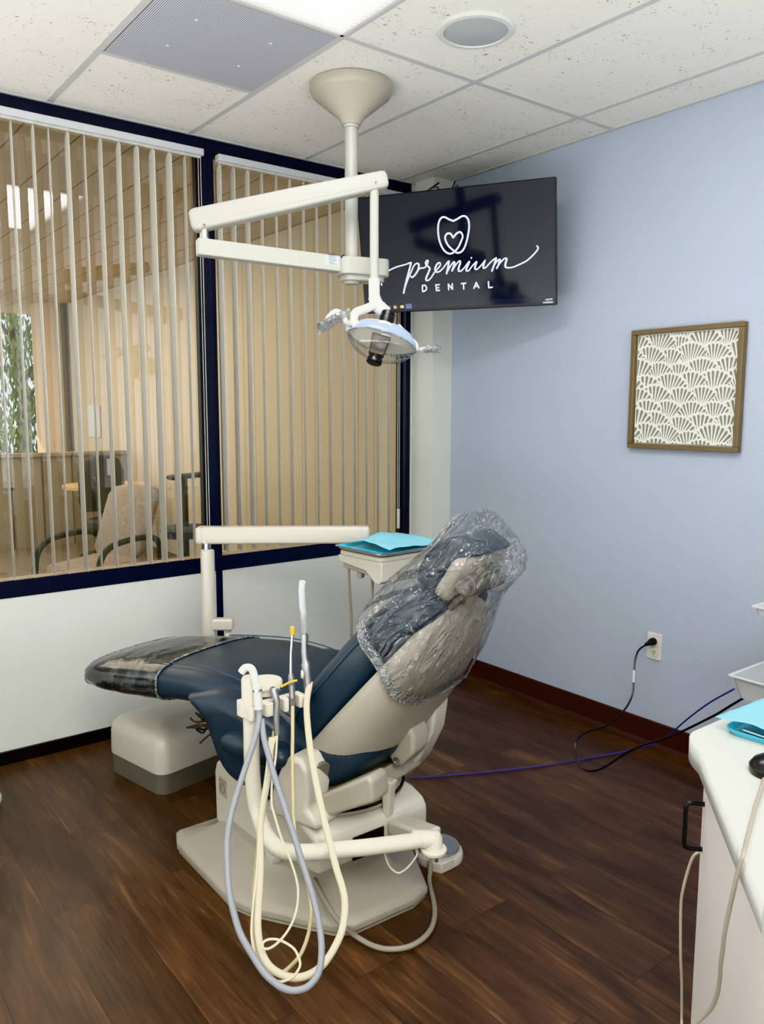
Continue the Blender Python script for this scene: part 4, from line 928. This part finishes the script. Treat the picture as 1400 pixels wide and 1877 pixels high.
# 1 bent valve with grey hose
r = hang('saliva_ejector', 'bent cream suction valve with a grey hose looping almost to the floor', 'suction tool', P('g0'))
m = MB(); m.tube([P(n) for n in ('v0', 'v1', 'v2', 'v3', 'v4')], [.0095, .0105, .011, .0112, .0115], 16, smooth=0); m2 = MB(); m2.tube(crom([P(n) for n in ('v0', 'v1', 'v2', 'v3', 'v4')], 6), .0108, 18); m2.build('bent_tip', 'white', r)
m = MB(); m.tube([P('v4')+V((0, 0, .012)), P('v4'), P('v5')], .0118, 18); m.build('valve_body', 'white', r)
m = MB(); m.lathe(P('v4')+V((0, 0, .0)), (P('v4')-P('v5')).normalized(), [(-.003, .0135), (.003, .0135)], 20); m.build('ring', 'chrome', r)
m = MB(); g_ = [tuple(P('v5'))]+PATHS['gray'][:-1]+[tuple(P('v5')+V((.006, -.006, -.03)))]; m.tube(g_, .0082, 14, smooth=5); m.build('hose', 'grey_tube', r)
# 2 syringe with sideways yellow tip
r = hang('air_water_syringe', 'metal syringe with a bent yellow tip pointing sideways and a thin looped hose', 'dental syringe', P('g1'))
m = MB(); m.tube([P('s1a')+V((0, 0, .006)), P('s1a'), P('s1b'), P('s1c'), P('s1d')], [.008, .0112, .0095, .0095, .008], 18); m.build('handle', 'satin', r)
m = MB(); m.lathe(P('s1a')+V((.004, -.008, .004)), (P('y1a')-P('s1a')).normalized(), [(0, .007), (.014, .007), (.016, .005)], 14); m.build('nozzle', 'chrome', r)
m = MB(); m.tube([P('y1a'), P('y1b'), P('y1c'), P('y1d')], [.005, .0032, .003, .0032], 12); m.build('tip', 'yellow', r)
m = MB(); m.tube([tuple(P('s1d'))]+PATHS['syr1'][1:], .0031, 10, smooth=5); m.build('hose', 'cream_tube', r)
# 3 upright syringe
r = hang('air_water_syringe', 'upright slim metal syringe with a yellow cap on its straight tip', 'dental syringe', P('g2'))
m = MB(); m.tube([P('s2a'), P('s2b'), P('s2c')], [.0085, .0095, .007], 18); m.build('handle', 'satin', r)
m = MB(); m.tube([P('s2a')-Z*.001, P('s2a')+V((.0, 0, .0))+Z*.02], .0105, 16); m.lathe(P('s2b')+Fw*-.008-Z*.01, tuple(-Fw+Rt*.4), [(0, .005), (.006, .005)], 12); m.build('button', 'steel', r)
m = MB(); m.tube([P('s2c'), P('s2d'), P('s2e')], .0042, 12); m.build('tip', 'chrome', r)
m = MB(); m.tube([P('s2e')-Z*.002, P('s2e')+Z*.003, P('s2f'), P('s2f')+Z*.003], [.005, .0068, .0068, .004], 14); m.build('tip_cap', 'yellow', r)
m = MB(); m.tube([tuple(P('s2a'))]+PATHS['syr2'][1:], .0052, 12, smooth=5); m.build('hose', 'yellow_tube', r)
# 4 suction wand with clear tip
r = hang('suction_wand', 'tall silver suction handpiece with a frosted clear tip and thick cream hose', 'suction tool', P('g3'))
m = MB(); m.tube(crom([P('h0')-Z*.012, P('h0'), P('h1'), P('h2'), P('h3'), P('h4')], 4), [.012]*4+[.0135]*4+[.0145]*4+[.0105]*5+[.0095]*4, 20); m.build('handle', 'satin', r)
m = MB(); m.tube([P('h3')+Z*.02, P('h4'), P('h5')+Z*.004], [.0095, .0115, .0105], 20); m.build('adaptor', 'satin', r)
m = MB(); m.lathe(P('h1')+Rt*-.011, tuple(-Rt), [(-.002, .014), (.005, .014), (.007, .010)], 20); m.build('lever', 'cream', r)
m = MB(); m.tube([P('h5'), P('h6'), P('h7'), P('h8'), P('h9')], [.0085, .0083, .0088, .0086, .0088], 20, caps=False)
tip = m.build('tip', 'clear_tip', r, solid=.0016)
m = MB(); m.lathe(P('h9'), tuple((P('h9')-P('h8')).normalized()-Fw*.5), [(-.002, .0082), (.003, .0092), (.003, .007), (-.002, .006)], 22); m.build('tip_rim', 'white', tip)
m = MB(); m.tube(PATHS['hve'], .0094, 14, smooth=5); m.build('hose', 'cream_tube', r)

# ------------------------------------------------------------------ foot control
fx, fy = -1.391, -1.657
r = thing('foot_control', 'round metal disc foot control on the floor behind the chair base', 'foot pedal', (fx, fy, 0))
m = MB(); base = [(fx+.084*math.cos(a), fy+.084*math.sin(a)) for a in [2*PI*k/32 for k in range(32)]]
m.loft([[(fx+(x-fx)*s, fy+(y-fy)*s, z) for x, y in base] for s, z in ((1, 0), (1, .02), (.96, .03), (.8, .034))]); m.prism([(fx-.085, fy-.04), (fx-.060, fy-.085), (fx-.01, fy-.085), (fx+.02, fy-.06), (fx-.02, fy-.02), (fx-.06, fy)], 0, .036, XYZ); m.build('pedal_base', 'beige', r, bev=.004)
m = MB(); m.lathe((fx, fy, .036), (0, 0, 1), [(0, .069), (.006, .072), (.010, .070), (.013, .0)], 44); m.build('disc', 'satin', r)
m = MB(); m.lathe((fx, fy, .028), (0, 0, 1), [(0, .060), (.009, .060)], 32); m.build('disc_seal', 'black', r)
m = MB(); m.tube([(fx-.066, fy-.066, .04), (fx-.068, fy-.068, .066), (fx-.075, fy-.075, .072)], .007, 12); m.build('toggle', 'steel', r)
m = MB(); m.tube(PATHS['footcable'], .0078, 12, smooth=5); m.build('cable', 'taupe_tube', r)
m = MB(); m.tube([(-1.60, -1.775, .13), (-1.575, -1.80, .10), (-1.55, -1.815, .06)], .022, 12); 

# ------------------------------------------------------------------ overhead dental light
cx, cy = -1.207, -.905
r = thing('dental_light', 'cream ceiling mounted dental operatory light on jointed arms', 'dental light', (cx, cy, H))
m = MB(); m.lathe((cx, cy, H), (0, 0, -1), [(0, .150), (.006, .158), (.030, .158), (.045, .150), (.125, .050), (.150, .036), (.155, .0)], 48); m.build('canopy', 'taupe', r)
m = MB(); m.lathe((cx, cy, H-.14), (0, 0, -1), [(0, .031), (.02, .031), (.022, .0255), (.53, .0255), (.531, .031), (.60, .032), (.605, .030)], 28); m.build('pole', 'arm_enamel', r)
lL = P('lightL'); ld = V((cx-lL.x, cy-lL.y, 0)).normalized(); lnn = V((-ld.y, ld.x, 0)); 
zl = 2.066
lf = frame((lL.x, lL.y, zl), tuple(ld), tuple(lnn), (0, 0, 1)); LL = V((cx-lL.x, cy-lL.y, 0)).length
m = MB(); m.prism(rrect(LL+.045, 0, .10, .058, .03, 6), -.045, .022, lambda p, q, s: lf(p, q, s)); m.prism(rrect(LL+.045, 0, .085, .045, .03, 6), -.066, -.04, lambda p, q, s: lf(p, q, s)); m.build('pole_bracket', 'arm_enamel', r, bev=.006)
m = MB(); m.box((-.028, -.028, -.030+.02), (LL-.052, .028, .030+.02), lambda x, y, z: lf(x, y, z+.0*x-.028*x/LL)); lo = m.build('lower_arm', 'arm_enamel', r, bev=.005)
m = MB(); m.add([lf(LL-.118, -.0284, .012-.024), lf(LL-.062, -.0284, .012-.026), lf(LL-.062, -.0284, .047-.026), lf(LL-.118, -.0284, .047-.024)], [(0, 1, 2, 3)]); lb = m.build('rating_label', plain('silver_label', srgb(196, 204, 208), .4), lo)
m = MB()
rg = random.Random(2)
for k in range(7):
    x = LL-.108+rg.uniform(0, .006); m.add([lf(x, -.0287, -.008+.0065*k-.001), lf(x+rg.uniform(.018, .04), -.0287, -.008+.0065*k-.001), lf(x+.03, -.0287, -.008+.0065*k+.001), lf(x, -.0287, -.008+.0065*k+.001)], [(0, 1, 2, 3)])
m.build('label_print', 'dark_seal', lb)
m = MB(); m.lathe(lf(LL-.048, -.030, .02), tuple(-lnn), [(0, .008), (.008, .008), (.010, .005)], 14); m.build('lock_screw', 'black', r)
m = MB(); m.lathe((lL.x, lL.y, 2.11), (0, 0, 1), [(0, .020), (.01, .020), (.012, .0145), (.07, .0145)], 18); m.build('pivot_pin', 'chrome', r)
uA = V((-1.752, -.748, 2.19)); uB = V((-1.232, -1.088, 2.332)); ud = (uB-uA).normalized(); us = ud.cross(Z).normalized(); uu = us.cross(ud)
uf = frame(uA, ud, us, uu); UL = (uB-uA).length
m = MB(); m.loft([[uf(x, p[0], p[1]) for p in rrect(0, 0, hw, hh, .013, 4)] for x, hw, hh in ((-.052, .028, .028), (-.045, .033, .036), (-.03, .035, .040), (UL*.5, .034, .038), (UL+.03, .032, .031), (UL+.042, .030, .028), (UL+.048, .024, .02))]); ua_ = m.build('spring_arm', 'arm_enamel', r, angle=50)
m = MB(); m.box((-.04, .0346, -.017), (UL+.03, .0352, -.016), uf); m.build('seam_line', 'taupe', ua_)
for q_ in (uf(-.005, .035, -.028), uf(UL, .032, -.008)): m = MB(); m.lathe(q_, tuple(us), [(0, .005), (.0015, .005)], 10); m.build('screw', 'taupe_dark', ua_)
dx, dy = uB.x-.006, uB.y-.006
m = MB(); m.lathe((dx, dy, 2.325), (0, 0, -1), [(0, .0165), (.36, .0165)], 22); m.build('drop_rod', 'arm_enamel', r)
m = MB(); m.tube(crom([V((dx, dy, 1.985)), V((dx, dy, 1.93)), V((dx+.002, dy-.004, 1.905)), V((dx+.014, dy-.012, 1.882)), V((dx+.036, dy-.025, 1.858))], 4), [.021]*6+[.0235]*6+[.026]*5, 22); m.build('neck', 'white', r)
m = MB(); m.tube(crom([V((dx+.03, dy-.02, 1.872)), V((dx-.005, dy-.012, 1.885)), P('yk0')+Z*.012, P('yk1')+Z*.004, P('yk2'), P('yk3')], 5), .0165, 16); m.build('yoke', 'white', r)
# lamp head: long axis ha, beam hb (downwards), short axis hc
ha = V((.76, -.585, -.27)).normalized(); hb = (-Fw*.30-Z*.93-Rt*.16); hb = (hb-ha*hb.dot(ha)).normalized(); hc = hb.cross(ha)
if hc.dot(Fw) < 0: hc = -hc
Hd = V((-1.243, -1.150, 1.757)); hq = frame(Hd, ha, hc, hb)
def eye(sx, sc, z, n=44):
    out = []
    for k in range(n):
        a = 2*PI*k/n; c = math.cos(a); s = math.sin(a); out.append(hq(sx*math.copysign(abs(c)**.85, c), sc*math.copysign(abs(s)**1.25, s), z+.010*(1-abs(c)**2)*(-1 if s < 0 else 1)*(sx/.13)))
    return out
hdp = MB(); hdp.loft([eye(.129, .078, .004), eye(.130, .079, 0), eye(.126, .074, -.018), eye(.108, .062, -.040), eye(.07, .042, -.054), eye(.03, .02, -.058)]); hd = hdp.build('reflector_back', 'blue_refl', r, angle=60)
m = MB(); m.loft([eye(.124, .073, .0048), eye(.104, .060, .0050)], caps=False); m.loft([eye(.104, .060, .0050), eye(.085, .048, -.014), eye(.05, .03, -.028), eye(.01, .01, -.034)], caps=True); m.build('reflector', 'reflector', hd)
m = MB(); m.loft([eye(.131, .080, -.004), eye(.132, .082, .010), eye(.124, .078, .030), eye(.100, .064, .054), eye(.064, .042, .070), eye(.03, .02, .077)]); sh_ = m.build('clear_shield', 'shield', r, angle=60)
m = MB(); m.tube(eye(.1315, .0815, .008)+[eye(.1315, .0815, .008)[0]], .0026, 8); m.build('shield_rim', 'handle_film', sh_)
m = MB(); m.lathe(hq(-.004, -.05, -.040), tuple(-hb), [(0, .027), (.004, .0275), (.030, .0275), (.032, .026), (.046, .026), (.050, .022)], 28); m.build('lamp_cap', 'black', r)
m = MB(); m.lathe(hq(-.004, -.045, -.032), tuple(-hb), [(0, .034), (.008, .034), (.014, .029)], 28); m.build('cap_collar', 'white', r)
def hbox(w0, d0, z): return [hq(-.006+p[0], -.020+p[1], z) for p in rrect(0, 0, w0, d0, .006, 4)]
m = MB(); m.loft([hbox(.034, .027, -.004), hbox(.035, .028, .004), hbox(.029, .023, .068), hbox(.025, .02, .073)]); m.build('lamp_housing', 'smoke', r, angle=50)
m = MB(); m.loft([hbox(.026, .022, -.012), hbox(.020, .017, .062)]); m.build('lamp_core', 'taupe_dark', r)
m = MB(); m.lathe(hq(-.006, -.020, .072), tuple(hb), [(0, .012), (.006, .012), (.006, .022), (.010, .022), (.010, .014), (.014, .014), (.014, .0275), (.017, .029), (.030, .029), (.033, .026)], 28); m.build('lamp_foot', 'black', r)
m = MB(); m.prism(rrect(0, 0, .060, .013, .011, 5), -.020, .020, lambda p, q, s: hq(.088+p*.80, .03+s, -.046+.50*(p)+q)); m.build('side_shroud', 'white', r, bev=.005)
m = MB(); m.tube(crom([hq(-.128, -.01, .004), hq(-.134, .0, -.012), hq(-.115, .02, -.03), hq(-.07, .03, -.048), hq(0, .03, -.056), hq(.06, .03, -.050)], 5), .0105, 14); m.build('head_rail', 'white', r)
gl = MB(); gl.tube(crom([hq(-.124, .0, -.02), P('hl1'), P('hl2'), P('hl3'), P('hl4'), P('hl5')], 5), .0098, 14); gl.build('handle', 'white', r)
gr = MB(); gr.tube(crom([hq(.124, 0, 0), P('hr1'), P('hr2'), P('hr3')], 5), .0098, 14); gr.build('handle', 'white', r)
def sleeve(name, label, a, b, wide, open_):
    d = (b-a).normalized(); n_ = d.cross(hb).normalized(); k_ = d.cross(n_); Ln = (b-a).length
    def f(i, j):
        an_ = 2*PI*j; q_ = wide*(.55+.75*i*open_); w_ = .005*noise.noise(V((i*6, math.cos(an_)*2, math.sin(an_)*2)))
        return tuple(a+d*(Ln*i)+n_*(q_*math.cos(an_)+w_)+k_*(.013*math.sin(an_)+w_))
    m = MB(); m.grid(f, 16, 28); return tag(m.build(name, 'handle_film', angle=80), label, 'plastic cover')
sleeve('handle_sleeve', 'clear plastic sleeve over the long curved handle of the dental light, window side', P('hl2')+V((.022, -.012, .012)), P('hl5')+V((-.024, .014, -.028)), .040, 1.05)
sleeve('handle_sleeve', 'small clear plastic sleeve over the short light handle below the television', P('hr1')+V((.006, -.002, .004)), P('hr3')+V((.018, -.014, .004)), .026, .8)

# ------------------------------------------------------------------ counter
ct = [(-.6, -2.744), (-1.60, -2.744)]
c0, c1, c2 = V((-1.70, -2.744, 0)), V((-1.715, -2.744, 0)), V((-1.785, -2.806, 0))
for k in range(9):
    t = k/8; p = c0*(1-t)**2*1+V((-1.742, -2.744, 0))*2*t*(1-t)+c2*t*t; ct.append((p.x, p.y))
ct += [(-2.14, -3.107), (-2.62, -3.511), (-2.62, -3.75), (-.6, -3.75)]
wk = MB().prism(ct, .838, .880, XYZ).build('worktop', 'laminate', bev=.002)
tag(wk, 'white marbled laminate worktop with a rounded corner at the right edge', 'worktop')
m = MB(); eo = [V((x, y, 0)) for x, y in ct[1:-3]]; m.add([tuple(p+Z*.8385) for p in eo]+[tuple(p+Z*.8785) for p in eo], [(i, i+1, len(eo)+i+1, len(eo)+i) for i in range(len(eo)-1)]); m.build('edge_band', 'edge', wk, solid=.0016)
sd = V((-.767, -.641, 0)).normalized(); sn = V((-.641, .767, 0)).normalized()
m = MB(); q0 = V((-2.035, -3.0165, 0)); m.add([tuple(q0+sn*.0016+Z*.8387), tuple(q0+sd*.0015+sn*.0016+Z*.8387), tuple(q0+sd*.0015+sn*.0016+Z*.8783), tuple(q0+sn*.0016+Z*.8783)], [(0, 1, 2, 3)]); m.build('joint', 'taupe_dark', wk)
r = thing('base_cabinet', 'white base cabinet with a black bar handle under the worktop', 'cabinet', (-1.7, -3.1, 0))
k0 = V((-1.700, -2.768, 0))
m = MB(); body = [(-.62, -2.772), (-1.66, -2.772), tuple((k0-sn*.02).xy), tuple((k0+sd*1.1-sn*.02).xy), (-2.55, -3.74), (-.62, -3.74)]
m.prism(body, .0, .8375, XYZ); m.build('carcass', 'cab', r)
df = frame(k0-sn*.019, sd, sn, Z)
m = MB(); m.box((.002, 0, .02), (.62, .019, .832), df); dr = m.build('door', 'cab', r, bev=.0015)
m = MB(); m.box((.626, 0, .02), (1.08, .019, .832), df); m.build('door', 'cab', r, bev=.0015)
m = MB(); hx = .022; m.tube(crom([df(hx, .019, .748), df(hx, .044, .748), df(hx, .052, .740), df(hx, .052, .70), df(hx, .052, .664), df(hx, .044, .656), df(hx, .019, .656)], 3), .0048, 12); m.build('handle', 'black', dr)
# things on the counter
m = MB(); m.tube(PATHS['corda'], .0032, 8, smooth=4); tag(m.build('mouse_cord', 'taupe_tube'), 'beige cord hanging over the front edge of the worktop', 'cord')
cbp = [(-1.46, -2.766, .832), (-1.49, -2.755, .74)]+PATHS['cordb']; m = MB(); m.tube(cbp, .0034, 8, smooth=4); tag(m.build('floor_cord', 'cream_tube'), 'pale cream cord dropping to the floor behind the white cabinet', 'cord')
mo = V((-1.755, -2.943, .880))
md_ = frame(mo, (.80, -.60, 0), (.60, .80, 0), (0, 0, 1))
r = thing('computer_mouse', 'black computer mouse on the white worktop, cut by the frame edge', 'mouse', tuple(mo))
m = MB(); ls = []
for z, s in ((0.0005, .93), (.006, 1), (.016, 1), (.026, .86), (.033, .6), (.036, .25)): ls.append([md_(.0+p[0]*s, p[1]*s, z) for p in sup(.056, .034, 2.6, 36)])
m.loft(ls); m.build('shell', 'black', r, angle=60)
m = MB(); m.box((.016, -.004, .0325), (.034, .004, .0375), md_); m.build('scroll_wheel', 'dark_seal', r)
tb = frame((-1.672, -2.782, .8805), (.06, -.998, 0), (.998, .06, 0), (0, 0, 1))
r = thing('bib_tray', 'shallow turquoise plastic tray on the worktop beneath the blue paper', 'tray', tb(.1, .08, 0))
m = MB(); m.loft([[tb(p[0], p[1], z) for p in rrect(.115, .085, .115-i, .085-i, .025)] for i, z in ((.008, 0), (0, .011), (.002, .012), (.012, .003))]); m.build('dish', 'blue_tray', r)
m = MB()
def bib2(i, j): return tb(-.006+.26*i+.015*j, -.012+.19*j+.03*i, .021+.008*math.sin(i*5+.6)+.008*(1-i)*(1-j)+.003*noise.noise(V((i*6, j*6, 9)))+.006*j)
m.grid(bib2, 22, 16); tag(m.build('paper_bib', 'blue_paper', solid=.0012), 'light blue paper bib draped over the turquoise tray on the worktop', 'paper bib')
m = MB(); m.tube([tb(.035, .018, .012), tb(.10, .016, .010), tb(.20, .030, .010)], .0038, 10); tag(m.build('dental_instrument', 'steel'), 'thin steel dental instrument lying in the turquoise tray', 'dental instrument')
# tiered bin cart
bx0, by1 = -.757, -2.30; BZ = (.607, .680, .866, .892)
r = thing('bin_cart', 'light grey plastic bins on a white pole cart beyond the worktop corner', 'storage bins', (bx0+.30, -2.43, 0))
def binm(z0, z1, y0, y1, x0, x1, tp):
    m = MB()
    def rg_(i, z): return [(p[0], p[1], z) for p in rrect((x0+x1)/2, (y0+y1)/2, (x1-x0)/2-i, (y1-y0)/2-i, .012, 4)]
    m.loft([rg_(tp+.004, z0+.004), rg_(tp, z0), rg_(.004, z1-.004), rg_(-.006, z1-.003), rg_(-.006, z1), rg_(.006, z1), rg_(tp+.005, z0+.005)]); return m
binm(BZ[0], BZ[1], by1-.27, by1, bx0, bx0+.42, .024).build('bin', 'bin', r)
binm(BZ[2], BZ[3], by1-.27, by1-.02, bx0+.078, bx0+.44, .008).build('upper_tray', 'bin', r)
m = MB(); m.tube([(bx0+.445, -2.43, .02), (bx0+.445, -2.43, 1.15)], .012, 12); m.build('pole', 'white', r)
for k in range(4):
    a = PI/4+k*PI/2; m = MB(); m.tube([(bx0+.445, -2.43, .05), (bx0+.445+.22*math.cos(a), -2.43+.22*math.sin(a), .03)], .014, 10); m.ball((bx0+.445+.22*math.cos(a), -2.43+.22*math.sin(a), .022), .022, 12); m.build('foot', 'white', r)
# operator stool mostly outside the frame at the far left
r = thing('operator_stool', 'white domed end of a stool leg at the left edge by the black baseboard', 'stool', (-2.74, -.46, 0))
so = V((-2.76, -.46, 0))
for k in range(5):
    a = math.atan2(.098, .285)+k*2*PI/5; e = so+V((math.cos(a), math.sin(a), 0))*.28
    m = MB(); m.tube([so+Z*.10, so+V((math.cos(a), math.sin(a), 0))*.2+Z*.075, e+Z*.068], [.025, .02, .018], 12); lg = m.build('leg', 'white', r)
    m = MB(); m.ball(e+Z*.031, (.024, .024, .031)); m.build('caster', 'white', lg)
m = MB(); m.tube([so+Z*.08, so+Z*.46], .026, 16); m.build('column', 'steel', r)
m = MB(); m.lathe(so+Z*.46, (0, 0, 1), [(0, .16), (.01, .185), (.06, .19), (.085, .17), (.09, 0)], 36); m.build('seat', 'navy_vinyl', r)

# ------------------------------------------------------------------ porch outside the windows
struct(MB().box((-9, .13, -.08), (4, 24, -.02)).build('ground_outside', 'concrete'))
struct(MB().box((.30, .125, -.02), (.42, 7.72, 2.9)).build('wall_porch', 'siding'))
struct(MB().box((-9, .125, 2.9), (.45, 9.4, 3.0)).build('ceiling_porch', 'soffit'))
m = MB().box((-4.5, 5.74, -.02), (.298, 5.84, .985)); m.box((-4.5, 5.70, .985), (.298, 5.88, 1.02)); struct(m.build('wall_porch_rail', 'half_wall'))
m = MB(); m.lathe((.19, 8.1, -.02), (0, 0, 1), [(0, .26), (2.92, .26)], 40); struct(m.build('column_porch', 'stucco'))
struct(MB().box((.235, 7.73, -.02), (.50, 8.0, 2.9)).build('wall_porch_end', 'taupe_dark'))
nt_ = MB().box((.285, 6.60, 1.15), (.298, 7.05, 1.55)).build('notice_sign', 'white'); tag(nt_, 'small white notice on the porch siding beside the stucco column', 'notice')
def tree(x, y, h, rad, label, seed, n=2600):
    r = thing('tree', label, 'tree', (x, y, -.02), 'trees beyond the porch')
    m = MB(); m.tube([(x, y, -.02), (x+.1, y, h*.4), (x-.05, y+.1, h*.75)], [.16, .12, .05], 12)
    rg = random.Random(seed)
    for k in range(9):
        a = rg.uniform(0, 6.28); z0 = h*rg.uniform(.3, .7); m.tube([(x, y, z0), (x+math.cos(a)*rad*.5, y+math.sin(a)*rad*.5, z0+.5), (x+math.cos(a)*rad*.9, y+math.sin(a)*rad*.9, z0+.6)], [.05, .03, .01], 6)
    m.build('trunk', 'bark', r)
    m = MB()
    for k in range(n):
        a = rg.uniform(0, 6.28); q_ = rad*math.sqrt(rg.random()); z = h*.12+h*.95*rg.random(); 
        c = V((x+q_*math.cos(a), y+q_*math.sin(a), z)); d = V((rg.uniform(-.4, .4), rg.uniform(-.4, .4), -1)).normalized(); s = V((math.cos(a*7), math.sin(a*7), 0)); l = rg.uniform(.14, .30); w = .03
        m.add([c, c+d*l*.5+s*w, c+d*l, c+d*l*.5-s*w], [(0, 1, 2, 3)])
    f = m.build('foliage', 'leaf', r); f['kind'] = 'stuff'
tree(1.2, 14.2, 4.4, 1.5, 'leafy willow-like tree seen through the far left of the window', 1, 5200)
tree(-.6, 17.0, 5.0, 1.6, 'farther leafy tree partly hidden behind the willow-like one beyond the porch', 2, 4200)
# furniture added on the porch in place of reflections in the glass
def armchair():
    f = frame((-1.50, 2.02, -.02), (.90, .43, 0), (-.43, .90, 0), (0, 0, 1))
    r = thing('armchair', 'dark armchair with pale patterned cushions on the porch, in place of a reflection in the left window', 'armchair', f(0, 0, 0))
    m = MB(); m.loft([[f(-.02+.50*t, p[0], .40+.015*t+p[1]) for p in sup(.25*e, .06*e, 3, 24)] for t, e in ((0, .4), (.04, .85), (.12, 1), (.9, 1), (1, .8))]); m.build('seat', 'pattern_seat', r, angle=60)
    m = MB(); m.loft([[f(.46+.22*t+p[1], p[0], .46+.50*t) for p in sup(.24*e, .055*e, 3, 24)] for t, e in ((0, .8), (.1, 1), (.85, 1), (.96, .85), (1, .4))]); m.build('backrest', 'pattern_seat', r, angle=60)
    for s in (-1, 1):
        m = MB(); m.tube(crom([f(-.02, s*.30, 0), f(-.02, s*.30, .40), f(.05, s*.30, .57), f(.25, s*.30, .62), f(.52, s*.30, .60), f(.60, s*.28, .45), f(.60, s*.28, 0)], 5), .022, 10); m.build('arm_frame', 'green_seat', r)
armchair()
f = frame((-.58, 3.65, -.02), (.95, .3, 0), (-.3, .95, 0), (0, 0, 1))
r = thing('task_chair', 'dark green high-backed chair with a hanging white tag, put on the porch in place of a reflection', 'chair', f(0, 0, 0))
m = MB(); m.loft([[f(p[0], .20+p[1], z) for p in sup(.24*e, .05, 3, 24)] for z, e in ((.60, .9), (.7, 1), (.95, 1), (1.06, .8), (1.10, .4))]); m.build('backrest', 'green_seat', r, angle=60)
m = MB(); m.loft([[f(p[0], p[1], z) for p in sup(.25*e, .23*e, 3, 24)] for z, e in ((.44, .8), (.47, 1), (.52, 1), (.54, .9))]); m.build('seat', 'green_seat', r)
m = MB(); m.tube([f(0, 0, .05), f(0, 0, .46)], .03, 12); m.tube([f(0, .1, .46), f(0, .22, .62)], .025, 10); m.build('column', 'black', r)
for k in range(5):
    a = 2*PI*k/5; m = MB(); m.tube([f(0, 0, .10), f(.27*math.cos(a), .27*math.sin(a), .03)], .022, 8); m.build('leg', 'black', r)
m = MB(); m.box((.02, .135, .92), (.09, .142, 1.07), f); m.build('tag', 'white', r)
r = thing('side_table', 'round pale wooden table on the porch beside the dark chair, in place of a reflection', 'table', (-.30, 4.75, -.02))
m = MB(); m.lathe((-.30, 4.75, .70), (0, 0, 1), [(0, .42), (.03, .42)], 40); m.build('table_top', 'table_wood', r)
m = MB(); m.tube([(-.30, 4.75, .02), (-.30, 4.75, .70)], .04, 12); m.build('leg', 'green_seat', r)
m = MB(); m.lathe((-.30, 4.75, -.02), (0, 0, 1), [(0, .28), (.03, .27), (.05, .05)], 30); m.build('base', 'green_seat', r)
f = frame((-.36, 2.65, -.02), (.9, .43, 0), (-.43, .9, 0), (0, 0, 1))
r = thing('bar_chair', 'dark padded arm rest on a post behind the dark mullion', 'chair', f(0, 0, 0))
m = MB(); m.loft([[f(x, p[0], .975+p[1]) for p in sup(.06*e, .022*e, 2.5, 20)] for x, e in ((-.18, .5), (-.15, 1), (.34, 1), (.37, .5))]); m.build('arm_pad', 'green_seat', r, angle=60)
m = MB(); m.tube([f(0, 0, 0), f(0, 0, .96)], .025, 10); m.build('post', 'green_seat', r)
m = MB(); m.lathe(f(0, 0, 0), (0, 0, 1), [(0, .22), (.03, .21), (.04, .04)], 24); m.lathe(f(.0, .0, .48), (0, 0, 1), [(0, .20), (.06, .21), (.08, .18)], 24); m.build('seat', 'green_seat', r)

# ------------------------------------------------------------------ light, camera
def area(name, loc, sx, sy, power, col=(1, .97, .93), rot=(0, 0, 0)):
    l = bpy.data.lights.new(name, 'AREA'); l.shape = 'RECTANGLE'; l.size = sx; l.size_y = sy; l.energy = power; l.color = col
    o = bpy.data.objects.new(name, l); C.objects.link(o); o.location = loc; o.rotation_euler = rot; return o
area('panel_lamp', (-2.993, -4.267, H-.012), .57, 1.18, 50, (1, .995, .985))
area('ceiling_fill', (-2.6, -4.7, .5), 3.0, 1.4, 112, (.97, .985, 1), (PI, 0, 0))  # unseen upward fill behind the camera, added to brighten the ceiling
area('ceiling_fill', (-4.0, -2.0, .5), 1.0, 3.4, 74, (.97, .985, 1), (PI, 0, 0))  # second added fill, out of view at left, for ceiling and blind vanes
s = bpy.data.lights.new('sun', 'SUN'); s.energy = 5.0; s.angle = .02; s.color = (1, .86, .68)
so_ = bpy.data.objects.new('sun', s); C.objects.link(so_); so_.rotation_euler = V((1.0, -.55, -.75)).to_track_quat('-Z', 'Y').to_euler()
area('porch_fill', (-2.2, 4.5, 2.88), 3.0, 5.0, 130, (1, .90, .76))  # added fill below the soffit to brighten the porch, no fixture there
wd_ = bpy.data.worlds.new('World'); bpy.context.scene.world = wd_; wd_.use_nodes = True
bgn = wd_.node_tree.nodes['Background']; bgn.inputs[0].default_value = (.72, .84, 1, 1); bgn.inputs[1].default_value = 2.2
cam = bpy.data.cameras.new('camera'); cam.sensor_fit = 'HORIZONTAL'; cam.sensor_width = 36; cam.lens = 36*1477/1400; cam.clip_start = .03
co = bpy.data.objects.new('camera', cam); C.objects.link(co)
yw, pt, rl = math.radians(37.65), math.radians(7.236), math.radians(.107)
Fv = V((math.sin(yw)*math.cos(pt), math.cos(yw)*math.cos(pt), -math.sin(pt))); rv = V((math.cos(yw), -math.sin(yw), 0)); uv_ = rv.cross(Fv)
r2 = rv*math.cos(rl)+uv_*math.sin(rl); u2 = uv_*math.cos(rl)-rv*math.sin(rl)
co.matrix_world = Matrix(((r2.x, u2.x, -Fv.x, CAM.x), (r2.y, u2.y, -Fv.y, CAM.y), (r2.z, u2.z, -Fv.z, CAM.z), (0, 0, 0, 1)))
sc0 = bpy.context.scene; sc0.camera = co
sc0.view_settings.view_transform = 'Khronos PBR Neutral'; sc0.view_settings.look = 'None'; sc0.view_settings.exposure = .17
sc0.cycles.use_denoising = True; sc0.cycles.max_bounces = 12; sc0.cycles.transparent_max_bounces = 24; sc0.cycles.sample_clamp_indirect = 6
